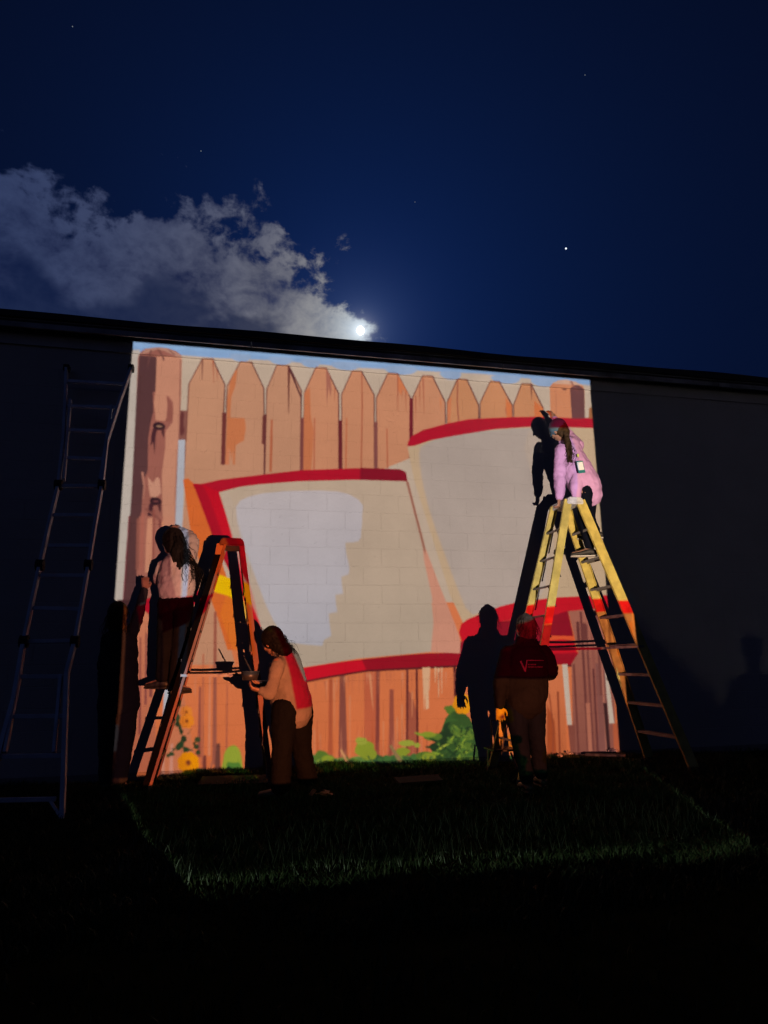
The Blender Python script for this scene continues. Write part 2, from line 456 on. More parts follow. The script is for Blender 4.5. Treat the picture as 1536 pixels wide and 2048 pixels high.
for cx, cy, s in ((348, 572, 1.0), (328, 1015, 0.95)):
    P([(cx-38*s,cy-14),(cx-10*s,cy-30),(cx+36*s,cy-14),(cx+38*s,cy+16),(cx+8,cy+22),(cx-30*s,cy+20)], (44, 24, 28), 1, crop=c1)
    P([(cx-22*s,cy-2),(cx,cy-10),(cx+26*s,cy-2),(cx+4,cy+8)], (120, 92, 74) if cy < 700 else (90, 50, 50), 1, crop=c1)
    P([(cx-36,cy+10),(cx-10,cy+16),(cx-20,cy+60),(cx-26,cy+170),(cx-34,cy+90),(cx-50,cy+118),(cx-44,cy+50)], (58, 30, 34), crop=c1)
    P([(cx+12,cy+14),(cx+34,cy+12),(cx+30,cy+70),(cx+16,cy+40)], (70, 38, 38), crop=c1)
line([(250,840),(262,930),(255,1000)], (5, 2), (146, 100, 86), crop=c1)
line([(400,115),(440,150)], 2, (100, 62, 58), crop=c1); line([(300,120),(280,220)], (3, 1), (92, 58, 54), crop=c1); line([(340,112),(370,160),(378,182)], (2, 4), (90, 56, 52), crop=c1)
line([(476,175),(470,560),(452,870),(440,1359)], 2.2, (120, 76, 66), crop=c1)
# post, lower half
P([(194,52),(300,40),(484,52),(482,100),(478,300),(470,560),(466,720),(380,720),(250,600),(150,640),(168,400)], (136, 86, 74), crop=c3)
P([(425,40),(484,40),(478,300),(470,560),(440,560),(410,420),(400,200)], (163, 114, 94), crop=c3)
P([(194,40),(262,40),(244,420),(255,600),(150,640),(172,300)], (74, 47, 46), crop=c3)
line([(255,60),(248,400)], 6, (118, 72, 62), crop=c3); line([(285,20),(275,400)], (7, 5), (140, 84, 72), crop=c3)
line([(392,60),(300,-10)], 4, (110, 66, 58), crop=c3); line([(400,60),(405,420)], (4, 3), (100, 52, 48), crop=c3)
P([(318,60),(352,50),(345,420),(300,420),(308,200)], (168, 118, 96), crop=c3)
line([(360,0),(352,480)], 4, (118, 66, 58), crop=c3); line([(420,80),(430,420)], 4, (172, 118, 92), crop=c3)

line([(194,40),(170,400),(152,640)], 1.6, (110, 30, 42), crop=c3)
# bright gap between post and fence
P([(357, 880), (370, 880), (369, 930), (366, 1020), (362, 1120), (356, 1200), (348, 1260), (340, 1380), (330, 1483), (323, 1483), (328, 1380), (336, 1260), (344, 1180), (350, 1060), (356, 900)], (148, 152, 162))
# picket just right of the gap, beneath the plank
P([(369, 955), (372, 930), (520, 930), (520, 980), (400, 985), (385, 968)], WOOD)
P([(372, 960), (392, 965), (440, 1200), (470, 1330), (345, 1330), (352, 1200), (364, 1060)], (160, 118, 94))
# ---- diagonal orange plank and yellow fan
P([(366, 960), (376, 957), (390, 970), (407, 1020), (428, 1078), (452, 1150), (463, 1180), (470, 1215), (472, 1300), (455, 1300), (435, 1235), (420, 1195), (400, 1130), (380, 1055)], (176, 88, 42))
P([(430, 1160), (440, 1150), (470, 1160), (485, 1200), (486, 1250), (476, 1205), (455, 1192), (425, 1183)], (196, 158, 22))
P([(452, 1190), (470, 1200), (480, 1300), (466, 1300), (440, 1230)], (182, 96, 40))
P([(474, 1160), (486, 1180), (494, 1250), (484, 1240)], (206, 168, 60))
# ---- left scroll: red frame, cream sheet, grey patch
P([(385, 968), (404, 968), (436, 961), (441, 985), (470, 1086), (505, 1185), (524, 1265), (560, 1340), (600, 1345), (600, 1392), (538, 1398), (528, 1335), (512, 1275), (497, 1235), (478, 1172), (462, 1150), (440, 1100), (420, 1050), (400, 1000)], (158, 18, 30), grad=(176, 26, 34))
P([(387, 970), (404, 968), (420, 1000), (460, 1110), (480, 1180), (462, 1150), (426, 1075)], (140, 18, 30))
P([(404, 968), (440, 960), (540, 948), (600, 941), (710, 937), (800, 939), (812, 945), (815, 963), (710, 960), (596, 963), (520, 972), (439, 985)], (146, 20, 34))
P([(720, 936), (800, 939), (812, 945), (815, 963), (720, 961)], (112, 18, 30))
P([(438,985),(480,974),(520,969),(596,963),(710,960),(814,963),(822,990),(834,1040),(847,1096),(848,1122),(856,1155),(863,1193),(867,1245),(865,1280),(862,1304),(720,1317),(600,1336),(560,1345),(524,1265),(505,1185),(470,1086)], (158, 142, 126), grad=(150, 138, 124))
P([(98,352),(125,312),(180,288),(260,268),(400,254),(600,250),(720,256),(790,272),(850,305),(880,345),(874,400),(874,440),(868,500),(865,540),(850,562),(820,568),(770,570),(772,600),(776,640),(788,690),(796,730),(790,764),(745,780),(748,820),(756,884),(708,890),(712,940),(720,996),(668,1005),(672,1060),(684,1142),(640,1166),(628,1204),(540,1197),(470,1190),(400,1180),(372,1120),(330,1050),(280,950),(230,820),(190,720),(150,620),(125,540),(105,440)], (158, 153, 157), 0, crop=c6, grad=(147, 148, 158))
P([(0,258),(60,250),(130,520),(210,760),(300,1000),(360,1140),(400,1200),(270,1130),(160,860),(80,560)], (156, 142, 130), 1, crop=c6, alpha=0.6)
# bottom band of the scroll
P([(560, 1344), (600, 1337), (660, 1327), (723, 1319), (790, 1312), (850, 1307), (925, 1305), (1010, 1305), (1130, 1305), (1250, 1312), (1250, 1330), (1130, 1330), (1010, 1330), (925, 1330), (830, 1335), (733, 1340), (660, 1352), (604, 1363), (560, 1372)], (168, 22, 34))
P([(723, 1319), (790, 1312), (850, 1307), (925, 1305), (1250, 1308), (1250, 1330), (925, 1330), (830, 1335), (733, 1340)], (118, 18, 28), alpha=0.85)
line([(604, 1365), (660, 1354), (733, 1342), (830, 1337), (925, 1332), (1240, 1332)], 4, (76, 24, 26))
# wedge between the scroll and the cylinder
P([(1142,195),(1158,195),(1262,600),(1340,810),(1400,960),(1450,1085),(1475,1160),(1480,1250),(1295,1243),(1312,1060),(1302,900),(1254,680),(1246,600)], (170, 122, 104), crop=c6)
P([(1142,195),(1158,195),(1262,600),(1262,650),(1246,600)], (132, 90, 76), crop=c6)
# ---- right cylinder
P([(815, 894), (830, 880), (905, 851), (1020, 835), (1180, 838), (1300, 838), (1300, 1215), (1230, 1195), (1130, 1195), (1040, 1208), (960, 1228), (928, 1250), (900, 1190), (875, 1110), (850, 1030), (828, 960)], (162, 142, 118))
P([(838,898),(850,888),(880,876),(920,868),(1000,859),(1075,856),(1110,870),(1112,1000),(1095,1100),(1090,1196),(1040,1206),(970,1222),(938,1232),(912,1170),(890,1110),(868,1050),(850,990),(840,935)], (146, 136, 130), 1, grad=(150, 140, 134))
P([(1040, 862), (1105, 862), (1110, 1196), (1060, 1200), (1075, 1000)], (156, 142, 130), 1, alpha=0.6)
P([(815,893),(816,884),(823,873),(845,861),(889,849),(937,839),(1021,835),(1072,834),(1200,837),(1200,857),(1072,853),(988,859),(903,873),(862,881),(829,892)], (146, 22, 36))
P([(185,850),(200,795),(240,765),(300,740),(450,682),(560,655),(800,625),(1120,610),(1300,612),(1300,700),(1128,690),(1000,700),(800,735),(600,757),(450,778),(350,830),(260,900),(205,910)], (166, 24, 34), crop=c4)
P([(450,778),(800,735),(890,708),(945,880),(955,980),(800,990),(400,992),(192,985),(195,910),(260,900),(350,830)], (118, 18, 30), crop=c4)
P([(760,868),(925,872),(940,905),(850,893),(765,900)], (186, 74, 44), crop=c4)
P([(765,900),(850,894),(925,920),(950,978),(800,985),(700,985)], (170, 22, 32), crop=c4)
P([(883,712),(905,712),(975,975),(940,975)], (178, 88, 54), crop=c4)
# ---- right gate post at the top and right margin
P([(1180,275),(1195,256),(1225,240),(1275,235),(1330,248),(1372,270),(1386,300),(1388,466),(1185,458)], (168, 112, 82), crop=c2)
P([(1300,285),(1340,262),(1384,295),(1388,466),(1312,466),(1305,380)], (86, 54, 54), crop=c2)
P([(1195,256),(1225,240),(1275,235),(1330,248),(1372,270),(1340,268),(1260,262),(1215,262)], (170, 138, 120), crop=c2)
line([(1300,245),(1340,300),(1345,340)], (3, 1), (110, 66, 62), crop=c2)
P([(1250,285),(1280,288),(1278,300),(1260,298)], (90, 56, 50), crop=c2)
line([(1218,280),(1218,458)], 1.6, (150, 98, 74), crop=c2)
P([(1414,400),(1440,400),(1440,466),(1410,466)], (130, 84, 52), crop=c2)
# ---- lower fence: boards, gaps, runs
for ya in (0,):
    for pts, col in ((((135,180),(152,178),(150,620),(130,620)), (148, 74, 48)), (((185,168),(210,166),(222,620),(178,620)), (112, 62, 52)),
                     (((300,152),(357,148),(352,620),(298,620)), (160, 82, 56)), (((355,146),(370,145),(370,620),(350,620)), (110, 54, 46)),
                     (((417,230),(436,230),(442,620),(412,620)), (126, 66, 52)), (((494,136),(505,135),(506,620),(492,620)), (92, 42, 38)),
                     (((506,240),(520,250),(540,330),(540,620),(507,620)), (136, 72, 54)), (((538,130),(548,130),(553,520),(542,560)), (82, 34, 32)),
                     (((713,120),(727,120),(731,275),(718,292)), (74, 28, 28))):
        P(list(pts), col, crop=c7)
P([(318,160),(332,158),(342,330),(336,300)], (178, 118, 86), crop=c7)
for x, a, b, w in ((578,128,325,8), (602,128,235,4), (630,128,200,4), (645,130,268,5), (660,128,250,3), (522,240,360,4), (388,380,560,3), (452,360,560,3), (475,300,560,4), (232,260,560,3), (160,200,420,3), (68,420,560,3), (95,440,560,3)):
    line([(x, a), (x, b)], (w, 0.8), (184, 146, 116) if x > 570 and x < 700 else (176, 112, 80), crop=c7)
P([(578,128),(598,128),(600,318),(586,325)], (184, 148, 118), crop=c7)
r2 = random.Random(5)
for i in range(120):
    x = r2.uniform(20, 720); h = r2.uniform(40, 230); y1_ = 600
    line([(x, y1_-h), (x+r2.uniform(-2, 2), y1_)], (0.6, r2.uniform(1.2, 4.5)), r2.choice([(150, 82, 58), (138, 66, 44), (178, 112, 84), (150, 70, 40)]), crop=c7, alpha=r2.uniform(.4, .9))
for i in range(46):
    x = r2.uniform(20, 720); h = r2.uniform(20, 110)
    yt = max(150, 212-0.19*x)
    line([(x, yt), (x+r2.uniform(-1, 1), yt+h)], (r2.uniform(1, 3), 0.5), r2.choice([(150, 84, 60), (180, 120, 92)]), crop=c7, alpha=.7)
# right-hand boards behind the helper
P([(1140,115),(1225,115),(1245,620),(1140,620)], (176, 102, 68), crop=c7, grad=(158, 84, 50))
P([(1150,560),(1150,300),(1185,380),(1195,560)], (140, 66, 36), crop=c7)
line([(1160,250),(1180,420),(1175,600)], 3, (126, 62, 40), crop=c7); line([(1200,240),(1212,600)], 4, (120, 58, 38), crop=c7)
P([(885,712),(1130,690),(1175,1000),(1195,1750),(920,1750),(905,1050),(950,980)], (140, 88, 74), crop=c4, grad=(112, 66, 56))
P([(1050,1045),(1130,1045),(1160,1750),(1080,1750)], (112, 70, 64), crop=c4)
for x, a, b, w, col in ((965,715,1750,5,(92,50,46)), (1000,800,1750,4,(96,54,50)), (1030,720,1500,6,(124,74,64)), (945,780,930,6,(84,44,42)), (1045,1080,1750,4,(86,46,44)), (985,790,900,8,(92,50,46)), (1065,700,1250,5,(100,58,52)), (1100,1050,1750,3,(150,96,80)), (920,1050,1750,4,(96,52,46)), (1120,740,980,7,(150,80,50)), (1010,1300,1650,8,(150,94,76))):
    line([(x, a), (x+(b-a)*0.055, b)], w, col, crop=c4)
P([(845,1052),(880,1052),(908,1440),(878,1440)], (166, 154, 142), crop=c4)
P([(1118,1052),(1140,1120),(1180,1430),(1148,1430),(1125,1180)], (166, 154, 142), crop=c4)
P([(1125,1130),(1150,1135),(1148,1160),(1130,1158)], (90, 70, 60), 1, crop=c4)
line([(905,1440),(915,1620)], (14, 10), (110, 62, 52), crop=c4)
line([(1120,1300),(1150,1680)], 7, (50, 28, 28), crop=c4)
P([(1170,1430),(1215,1430),(1240,1750),(1185,1750)], (150, 78, 52), crop=c4)
P([(1128,610),(1300,612),(1300,1060),(1165,1040),(1140,880)], (166, 104, 70), crop=c4, alpha=0.0)
line([(1115,380),(1142,700),(1180,1060)], 0.1, (120, 90, 80), crop=c4)
# ---- lower left: streaks, vine and flowers
P([(175,1480),(215,1488),(225,1700),(150,1700)], (122, 66, 48))
P([(205, 1440), (216, 1440), (214, 1492), (204, 1492)], (160, 148, 140))
P([(235, 1200), (262, 1200), (262, 1400), (250, 1545), (205, 1545), (222, 1400)], (58, 34, 34))
P([(258, 1208), (300, 1196), (395, 1181), (420, 1184), (352, 1240), (283, 1268), (262, 1240)], (146, 20, 34))
P([(300, 1222), (400, 1188), (352, 1240), (283, 1268), (280, 1250)], (112, 16, 28))
P([(262,640),(350,720),(380,1750),(200,1750),(230,1000)], (170, 108, 82), crop=c3, grad=(148, 82, 60))
P([(500,1240),(560,1240),(640,1700),(560,1820),(330,1820),(400,1560)], (166, 100, 72), crop=c3)
for x, a, b, w, col in ((690,960,1700,5,(150,84,62)),(770,680,1700,9,(130,74,60)),(735,1000,1640,4,(176,116,90)),(668,1180,1650,7,(122,66,56)),(850,1160,1700,3,(136,74,58)),(640,960,1240,2,(176,112,86)),(345,780,1250,6,(104,56,54)),(310,820,1300,5,(112,60,56)),(270,850,1500,5,(112,58,54)),(790,1560,1740,12,(92,54,46)),(480,1560,1800,8,(172,120,104)),(425,1620,1800,6,(170,118,100)),(400,1500,1800,7,(104,58,54)),(560,1680,1800,6,(110,62,56)),(610,1700,1800,5,(164,108,90)),(700,1640,1800,10,(100,50,42)),(745,1680,1800,6,(150,88,66))):
    line([(x, a), (x-6, b)], (w*.6, w), col, crop=c3)
vine = (32, 52, 30)
line([(490,1260),(515,1300),(505,1370),(530,1440),(545,1500)], (10, 5), vine, crop=c3)
for x, y, r in ((500,1275,24),(525,1300,20),(505,1340,24),(512,1385,26),(520,1430,22),(545,1480,14),(560,1530,24),(540,1570,26),(575,1600,24),(520,1590,22),(480,1630,18),(455,1640,14),(650,1535,22),(645,1580,20),(655,1620,18),(630,1560,12),(490,1600,12)):
    P([(x+r*(0.7+0.5*r2.random())*cos(k*pi/4), y+r*(0.7+0.5*r2.random())*sin(k*pi/4)) for k in range(8)], r2.choice([vine, (28, 44, 26), (44, 58, 34)]), 1, crop=c3)
line([(540,1540),(560,1600),(620,1605)], 3, vine, crop=c3); line([(585,1500),(612,1462)], (1.6, .8), (70, 60, 36), crop=c3)
def flower(cx, cy, r, crop, col=(186, 116, 30), n=7, ph=0.3):
    for k in range(n):
        a = ph+2*pi*k/n; ex, ey = cx+cos(a)*r*.58, cy+sin(a)*r*.58
        P([(ex+r*.46*cos(a+q_)*(1.0), ey+r*.46*sin(a+q_)) for q_ in [i*pi/3 for i in range(6)]], (col[0]+int(8*cos(a)), col[1]+int(8*cos(a)), col[2]), 1, crop=crop)
    P([(cx+r*.3*cos(i), cy+r*.3*sin(i)) for i in range(6)], (150, 84, 28), 1, crop=crop)
    P([(cx+r*.16*cos(i), cy+r*.18*sin(i)) for i in range(6)], (92, 40, 26), 1, crop=crop)
flower(576, 1350, 44, c3, (180, 104, 46)); flower(580, 1410, 52, c3, (184, 106, 38)); flower(590, 1688, 76, c3, (190, 118, 26), 8)
P([(500,1790),(560,1740),(640,1745),(670,1760),(650,1830),(560,1830),(520,1810)], (112, 112, 34), 1, crop=c3)
P([(600,1790),(640,1720),(700,1730),(760,1750),(820,1750),(830,1830),(600,1840)], (30, 48, 24), 1, crop=c3)
P([(820,1690),(830,1620),(860,1580),(900,1568),(935,1600),(950,1680),(960,1830),(760,1830),(800,1770)], (124, 138, 50), 1, crop=c3)
P([(840,1680),(900,1690),(935,1680),(950,1770),(850,1760)], (70, 108, 44), 1, crop=c3); P([(840,1720),(880,1710),(890,1790),(840,1790)], (36, 74, 40), 1, crop=c3)
# ---- greenery along the foot
def blob(cx, cy, rx, ry, col, crop, n=9, jag=.35, sm=1):
    P([(cx+rx*(1-jag*r2.random())*cos(k*2*pi/n), cy+ry*(1-jag*r2.random())*sin(k*2*pi/n)) for k in range(n)], col, sm, crop=crop)
G = [(114, 126, 42), (74, 98, 38), (46, 70, 32), (30, 48, 26), (128, 136, 54), (52, 82, 44)]
for x in range(60, 980, 34):
    blob(x, 560+r2.uniform(-8, 14), 40, r2.uniform(22, 44), r2.choice([(58, 92, 46), (74, 104, 50), (44, 74, 40), (88, 116, 56)]), c7, 10)
for x, y, rx, ry, k in ((100,545,42,40,1),(130,560,40,30,0),(300,505,58,52,0),(285,470,36,24,4),(320,530,50,36,0),(240,575,50,28,1),(500,480,50,20,4),(480,520,40,24,0),(545,490,20,14,4),(580,540,52,28,1),(470,560,60,26,5)):
    blob(x, y, rx, ry, G[k], c7)
line([(190,510),(225,580)], (4, 7), (170, 122, 84), crop=c7); line([(420,490),(470,570)], (5, 9), (120, 100, 66), crop=c7)
P([(690,330),(760,330),(830,420),(850,600),(600,600),(640,470)], (50, 78, 36), 1, crop=c7)
for x, y, rx, ry, k in ((715,325,46,28,1),(740,350,50,26,2),(690,318,26,16,1),(770,380,40,30,2),(700,410,44,34,3),(720,400,40,30,2),(745,445,60,40,1),(680,460,52,44,3),(795,440,44,36,1),(820,400,30,26,2),(620,450,60,24,1),(600,440,46,16,0),(640,500,48,34,3),(720,480,50,40,2),(770,500,58,34,1),(830,500,36,46,2),(660,540,56,34,2),(720,555,50,30,3),(600,545,46,26,0),(780,560,60,28,1),(700,580,70,26,1),(850,560,40,36,2),(900,560,50,30,2),(640,585,60,22,1)):
    blob(x, y, rx, ry, G[k], c7)
for x, y, a in ((630,470,.4),(660,500,2.6),(700,520,.7),(740,500,-.8),(760,480,1.9),(700,470,2.2),(640,530,.3),(780,520,-.5),(820,480,1.2),(610,500,.1),(560,440,.3),(735,555,2.0)):
    P([(x-38*cos(a), y-38*sin(a)), (x-8*sin(a), y+8*cos(a)), (x+38*cos(a), y+38*sin(a)), (x+8*sin(a), y-8*cos(a))], r2.choice([(132, 146, 56), (110, 132, 46), (30, 52, 26)]), 1, crop=c7)
flower(758, 298, 50, c7, (192, 126, 30), 7); flower(985, 480, 44, c7, (184, 104, 34), 7, .1)
blob(360, 590, 44, 34, (18, 24, 18), c7); blob(395, 580, 20, 14, (20, 26, 18), c7); blob(1170, 560, 26, 34, (40, 70, 42), c7)
for i in range(150):
    x_, y_ = r2.uniform(640, 860), r2.uniform(400, 590); a = r2.uniform(0, 6.28); ln = r2.uniform(9, 24)
    if y_ < 470 and abs(x_-750) > 70: continue
    P([(x_-ln*cos(a), y_-ln*sin(a)), (x_-ln*.3*sin(a), y_+ln*.3*cos(a)), (x_+ln*cos(a), y_+ln*sin(a)), (x_+ln*.3*sin(a), y_-ln*.3*cos(a))], r2.choice([(34, 54, 28), (46, 72, 34), (88, 112, 44), (28, 44, 24), (66, 96, 40)]), 1, crop=c7)
for i in range(170):
    x_, y_ = r2.uniform(40, 960), r2.uniform(545, 600); a = r2.uniform(-2.4, -.7); ln = r2.uniform(5, 16)
    P([(x_-ln*cos(a), y_-ln*sin(a)), (x_-ln*.28*sin(a), y_+ln*.28*cos(a)), (x_+ln*cos(a), y_+ln*sin(a)), (x_+ln*.28*sin(a), y_-ln*.28*cos(a))], r2.choice([(44, 70, 38), (70, 98, 48), (34, 52, 30), (110, 128, 52)]), 0, crop=c7)
# projected colours are a little richer than the flat tones read off by eye
lum = IMG @ np.array((0.25, 0.6, 0.15), np.float32)
IMG = np.clip(lum[..., None] + (IMG-lum[..., None])*1.04, 0, None)*np.array((1.045, 0.99, 0.965), np.float32)
# the very foot of the frame is brighter: it falls on the lawn as a pale edge
yy = (np.arange(SH)+.5)/RES+Z0
xx = (np.arange(SW)+.5)/RES+X0
IMG[yy < 0.105] *= 0.0  # slide dimmed where the beam meets the lawn, to keep the grass dark
IMG[yy < 0.105] += np.array((0.005, 0.0062, 0.0035), np.float32)
IMG[(yy < -0.315)] = np.array((0.026, 0.035, 0.028), np.float32)
IMG[(yy < -0.02) & (yy >= -0.315)] = np.array((0.0035, 0.0050, 0.0028), np.float32)
edge = (yy < 0.05)
IMG[np.ix_(edge, (xx < X0+0.05) | (xx > X1-0.04))] = np.array((0.045, 0.06, 0.05), np.float32)
# 2x2 averaging of the slide samples
IMG = IMG.reshape(SH//2, 2, SW//2, 2, 3).mean((1, 3))
buf = np.ones((SH//2, SW//2, 4), np.float32); buf[..., :3] = IMG
slide = bpy.data.images.new('slide', SW//2, SH//2, float_buffer=True, is_data=True)
slide.pixels.foreach_set(buf.ravel()); slide.update(); slide.pack()

pl = bpy.data.lights.new('projector_lamp', 'SPOT'); pl.energy = 8700; pl.shadow_soft_size = 0.012
pl.spot_size = radians(100); pl.spot_blend = 0.0
po = bpy.data.objects.new('projector_lamp', pl); COL.objects.link(po); po.location = PROJ
po.rotation_euler = (radians(90), 0, 0)          # looks along +Y, square to the wall (lens shift does the rest)
pl.use_nodes = True; nt = pl.node_tree; nt.nodes.clear()
t = nt.nodes.new('ShaderNodeTexCoord'); s_ = nt.nodes.new('ShaderNodeSeparateXYZ'); nt.links.new(t.outputs['Normal'], s_.inputs[0])
nx, ny, nz = (N(nt, s_.outputs[i]) for i in range(3))
wx = (nx/nz*-1.0); wz = (ny/nz*-1.0)             # tangents across and up
dist = -PROJ.y
u = (wx*dist + (PROJ.x-X0))/(X1-X0); v = (wz*dist + (PROJ.z-Z0))/(Z1-Z0)
im = nt.nodes.new('ShaderNodeTexImage'); im.image = slide; im.extension = 'CLIP'; im.interpolation = 'Linear'
nt.links.new(combine(nt, u, v, 0.0).s, im.inputs[0])
em = nt.nodes.new('ShaderNodeEmission'); nt.links.new(im.outputs[0], em.inputs[0])
# even field: undo the cosine and distance fall-off across the throw
sec = (wx*wx + wz*wz + 1.0).pw(2.0)
nt.links.new(sec.s, em.inputs[1])
lo_ = nt.nodes.new('ShaderNodeOutputLight'); nt.links.new(em.outputs[0], lo_.inputs[0])
# ------------------------------------------------------------------ building
BX0, BX1 = -9.0, 15.0
M_BLOCK = wall_mat('painted_block', (0.42, 0.405, 0.385), 0.6)
M_BASE = wall_mat('stained_base_course', (0.25, 0.225, 0.225), 0.5)
M_FASC = mat('weathered_fascia', (0.22, 0.22, 0.23), 0.55, 0, 0.3, 30, 0.6, 2.2)
M_DARK = mat('dark_roof_edge', (0.012, 0.012, 0.014), 0.7, 0, 0.4, 40)
M_FRZ = mat('painted_trim', (0.42, 0.41, 0.40), 0.5, 0, 0.25, 35, 0.08, 4)
bld = thing('block_building', 'long low painted concrete block building with a dark overhanging roof edge, moon above it', 'building')
MB().box(((BX0+BX1)/2, 0.156, 2.4), ((BX1-BX0)/2, 0.153, 2.37)).build('wall_core', M_BLOCK, bld)
MB().box((BX0, 5, 2.4), (0.1, 4.7, 2.4)).box((BX1, 5, 2.4), (0.1, 4.7, 2.4)).box(((BX0+BX1)/2, 9.8, 2.4), ((BX1-BX0)/2, 0.1, 2.4)).build('side_wall', M_BLOCK, bld)
CW, CH = 0.4167, 0.2083
jr = random.Random(3)
def block_mesh(w, h, seed, rough=False):
    b = MB(); r = random.Random(seed); e = 0.0042 if rough else 0.0014; d = 0.0105; g = 0.0026 if rough else 0.0008
    w2, h2 = w/2-g*0.18, h/2-g
    j = lambda: r.uniform(-0.0006, 0.0006)
    f = [(-w2+e+j(), 0, -h2+e+j()), (w2-e+j(), 0, -h2+e+j()), (w2-e+j(), 0, h2-e+j()), (-w2+e+j(), 0, h2-e+j())]
    m_ = [(-w2, e, -h2), (w2, e, -h2), (w2, e, h2), (-w2, e, h2)]
    k = [(-w2, d, -h2), (w2, d, -h2), (w2, d, h2), (-w2, d, h2)]
    b.add(f+m_+k, [(0,1,2,3),(4,5,1,0),(5,6,2,1),(6,7,3,2),(7,4,0,3),(8,9,5,4),(9,10,6,5),(10,11,7,6),(11,8,4,7)])
    return b
BM = []
for s in range(12):
    me = block_mesh(CW, CH, s, s >= 6).mesh('block'); me.materials.append(M_BLOCK); BM.append(me)
rest = MB()
slots = []
for r_ in range(22):
    z = 0.14 + CH*(r_+0.5)
    if z+CH/2 > 4.59: continue
    off = (r_ % 2)*CW/2
    n0 = int((BX0-off)/CW)
    for i in range(n0, int((BX1-off)/CW)):
        slots.append((off+CW*(i+0.5), z))
def score(s): return abs(s[0]-1.65)/3.2 + max(0, abs(s[1]-2.2)-1.9)*0.9
slots.sort(key=score)
for k, (x, z) in enumerate(slots):
    y = jr.uniform(0, 0.0010)
    if k < 298:
        o = bpy.data.objects.new('block', BM[jr.randrange(6)+(6 if 0.9 < z < 3.15 and x < 2.9 else 0)]); o.location = (x, y, z)
        o.rotation_euler = (jr.uniform(-.004, .004), 0, jr.uniform(-.0015, .0015)); link(o, bld)
    else:
        b = block_mesh(CW, CH, k % 6, True); rest.add([(vx+x, vy+y, vz+z) for vx, vy, vz in b.v], b.f)
o = rest.build('block_field', M_BLOCK, bld); o['kind'] = 'stuff'
MB().box(((BX0+BX1)/2, -0.006, 0.03), ((BX1-BX0)/2, 0.008, 0.107)).build('base_course', M_BASE, bld)
# frieze board over the top course, sheet-metal fascia, roof edge
MB().box(((BX0+BX1)/2, -0.008, 4.655), ((BX1-BX0)/2, 0.016, 0.090)).box(((BX0+BX1)/2, -0.012, 4.562), ((BX1-BX0)/2, 0.0135, 0.003)).build('frieze_board', M_FRZ, bld)
MB().box(((BX0+BX1)/2, -0.08, 4.757), ((BX1-BX0)/2, 0.10, 0.011)).build('soffit', M_DARK, bld)
x = BX0
while x < BX1:
    MB().box((x+1.52, -0.165, 4.738), (1.518, 0.012, 0.053)).build('fascia_panel', M_FASC, bld, bevel=0.003); x += 3.05
rb = MB()
nseg = 60; prof = [(-0.215, 4.872), (-0.215, 4.962), (0.3, 4.975)]
vs = []; fs = []
for i in range(nseg+1):
    xx_ = BX0+(BX1-BX0)*i/nseg; w = 0.008*sin(xx_*1.3)+0.006*sin(xx_*3.1+1)
    vs += [(xx_, -0.215, 4.785), (xx_, -0.215, 4.858+w), (xx_, 0.3, 4.873+w), (xx_, 10, 5.1), (xx_, 10, 4.785)]
for i in range(nseg):
    for j in range(4):
        a = i*5+j; fs.append((a, a+5, a+6, a+1))
    fs.append((i*5+4, i*5+9, i*5+5, i*5))
rb.add(vs, fs).build('roof_edge', M_DARK, bld)
# moon and the few stars
def emis(name, col, s):
    m = bpy.data.materials.new(name); m.use_nodes = True; nt = m.node_tree; nt.nodes.clear()
    e = nt.nodes.new('ShaderNodeEmission'); e.inputs[0].default_value = (*col, 1); e.inputs[1].default_value = s
    o = nt.nodes.new('ShaderNodeOutputMaterial'); nt.links.new(e.outputs[0], o.inputs[0]); return m
SKYR = 2500.0
C0 = Vector((0, -CAM_D, CAM_H))
mo = MB().ell((0, 0, 0), (13.6, 13.6, 15.5), None, 32, 20).build('moon', emis('moon_light', (1.0, 0.98, 0.94), 6.0), None, True)
mo.location = C0+MOON_DIR*SKYR
tag(mo, 'full moon glowing white just above the roof edge at the cloud bank', 'moon')
ms = emis('star_light', (0.85, 0.92, 1.0), 1.4); mf = emis('faint_star_light', (0.8, 0.9, 1.0), 0.2)
for px, py, r, lb in ((1132, 497, 3.0, 'brightest star, alone in clear blue sky right of the moon'), (402, 302, 1.7, 'faint star above the left part of the cloud bank'),
                      (145, 53, 1.6, 'faint star near the top left corner of the sky'), (1170, 150, 1.4, 'faint star high in the right part of the sky'), (830, 404, 1.3, 'faint star high above the moon')):
    s_o = MB().ell((0, 0, 0), (r, r, r), None, 8, 6).build('star', ms if r > 2 else mf); s_o.location = C0+ray(px, py).normalized()*SKYR
    tag(s_o, lb, 'star', 'stars')

# added light blocker, unseen behind the camera: its sloped top throws the long diagonal shadow of the street lamp onto the wall
M_BLOCKER = mat('blocker_boards', (0.12, 0.10, 0.08), 0.8, 0, 0.4, 30, 0.2)
sh_ = thing('shadow_blocker', 'dark wooden garden shed with a pitched roof standing behind the camera', 'shadow blocker', (0.4, -13.0, 0))
MB().box((-1.1, -13.0, 0.31), (4.9, .95, 0.305)).build('wall', M_BLOCKER, sh_)  # low body of the added blocker
MB().add([(4.62, -12.0, .62), (.08, -12.0, 5.1), (-6.5, -12.0, 5.1), (-6.5, -12.0, .62), (4.62, -14.0, .62), (.08, -14.0, 5.1), (-6.5, -14.0, 5.1), (-6.5, -14.0, .62)], [(0,1,2,3),(7,6,5,4),(0,4,5,1),(1,5,6,2),(2,6,7,3),(3,7,4,0)]).build('roof', M_BLOCKER, sh_)  # upper blocker, sloped to set the edge of the lamp's shadow
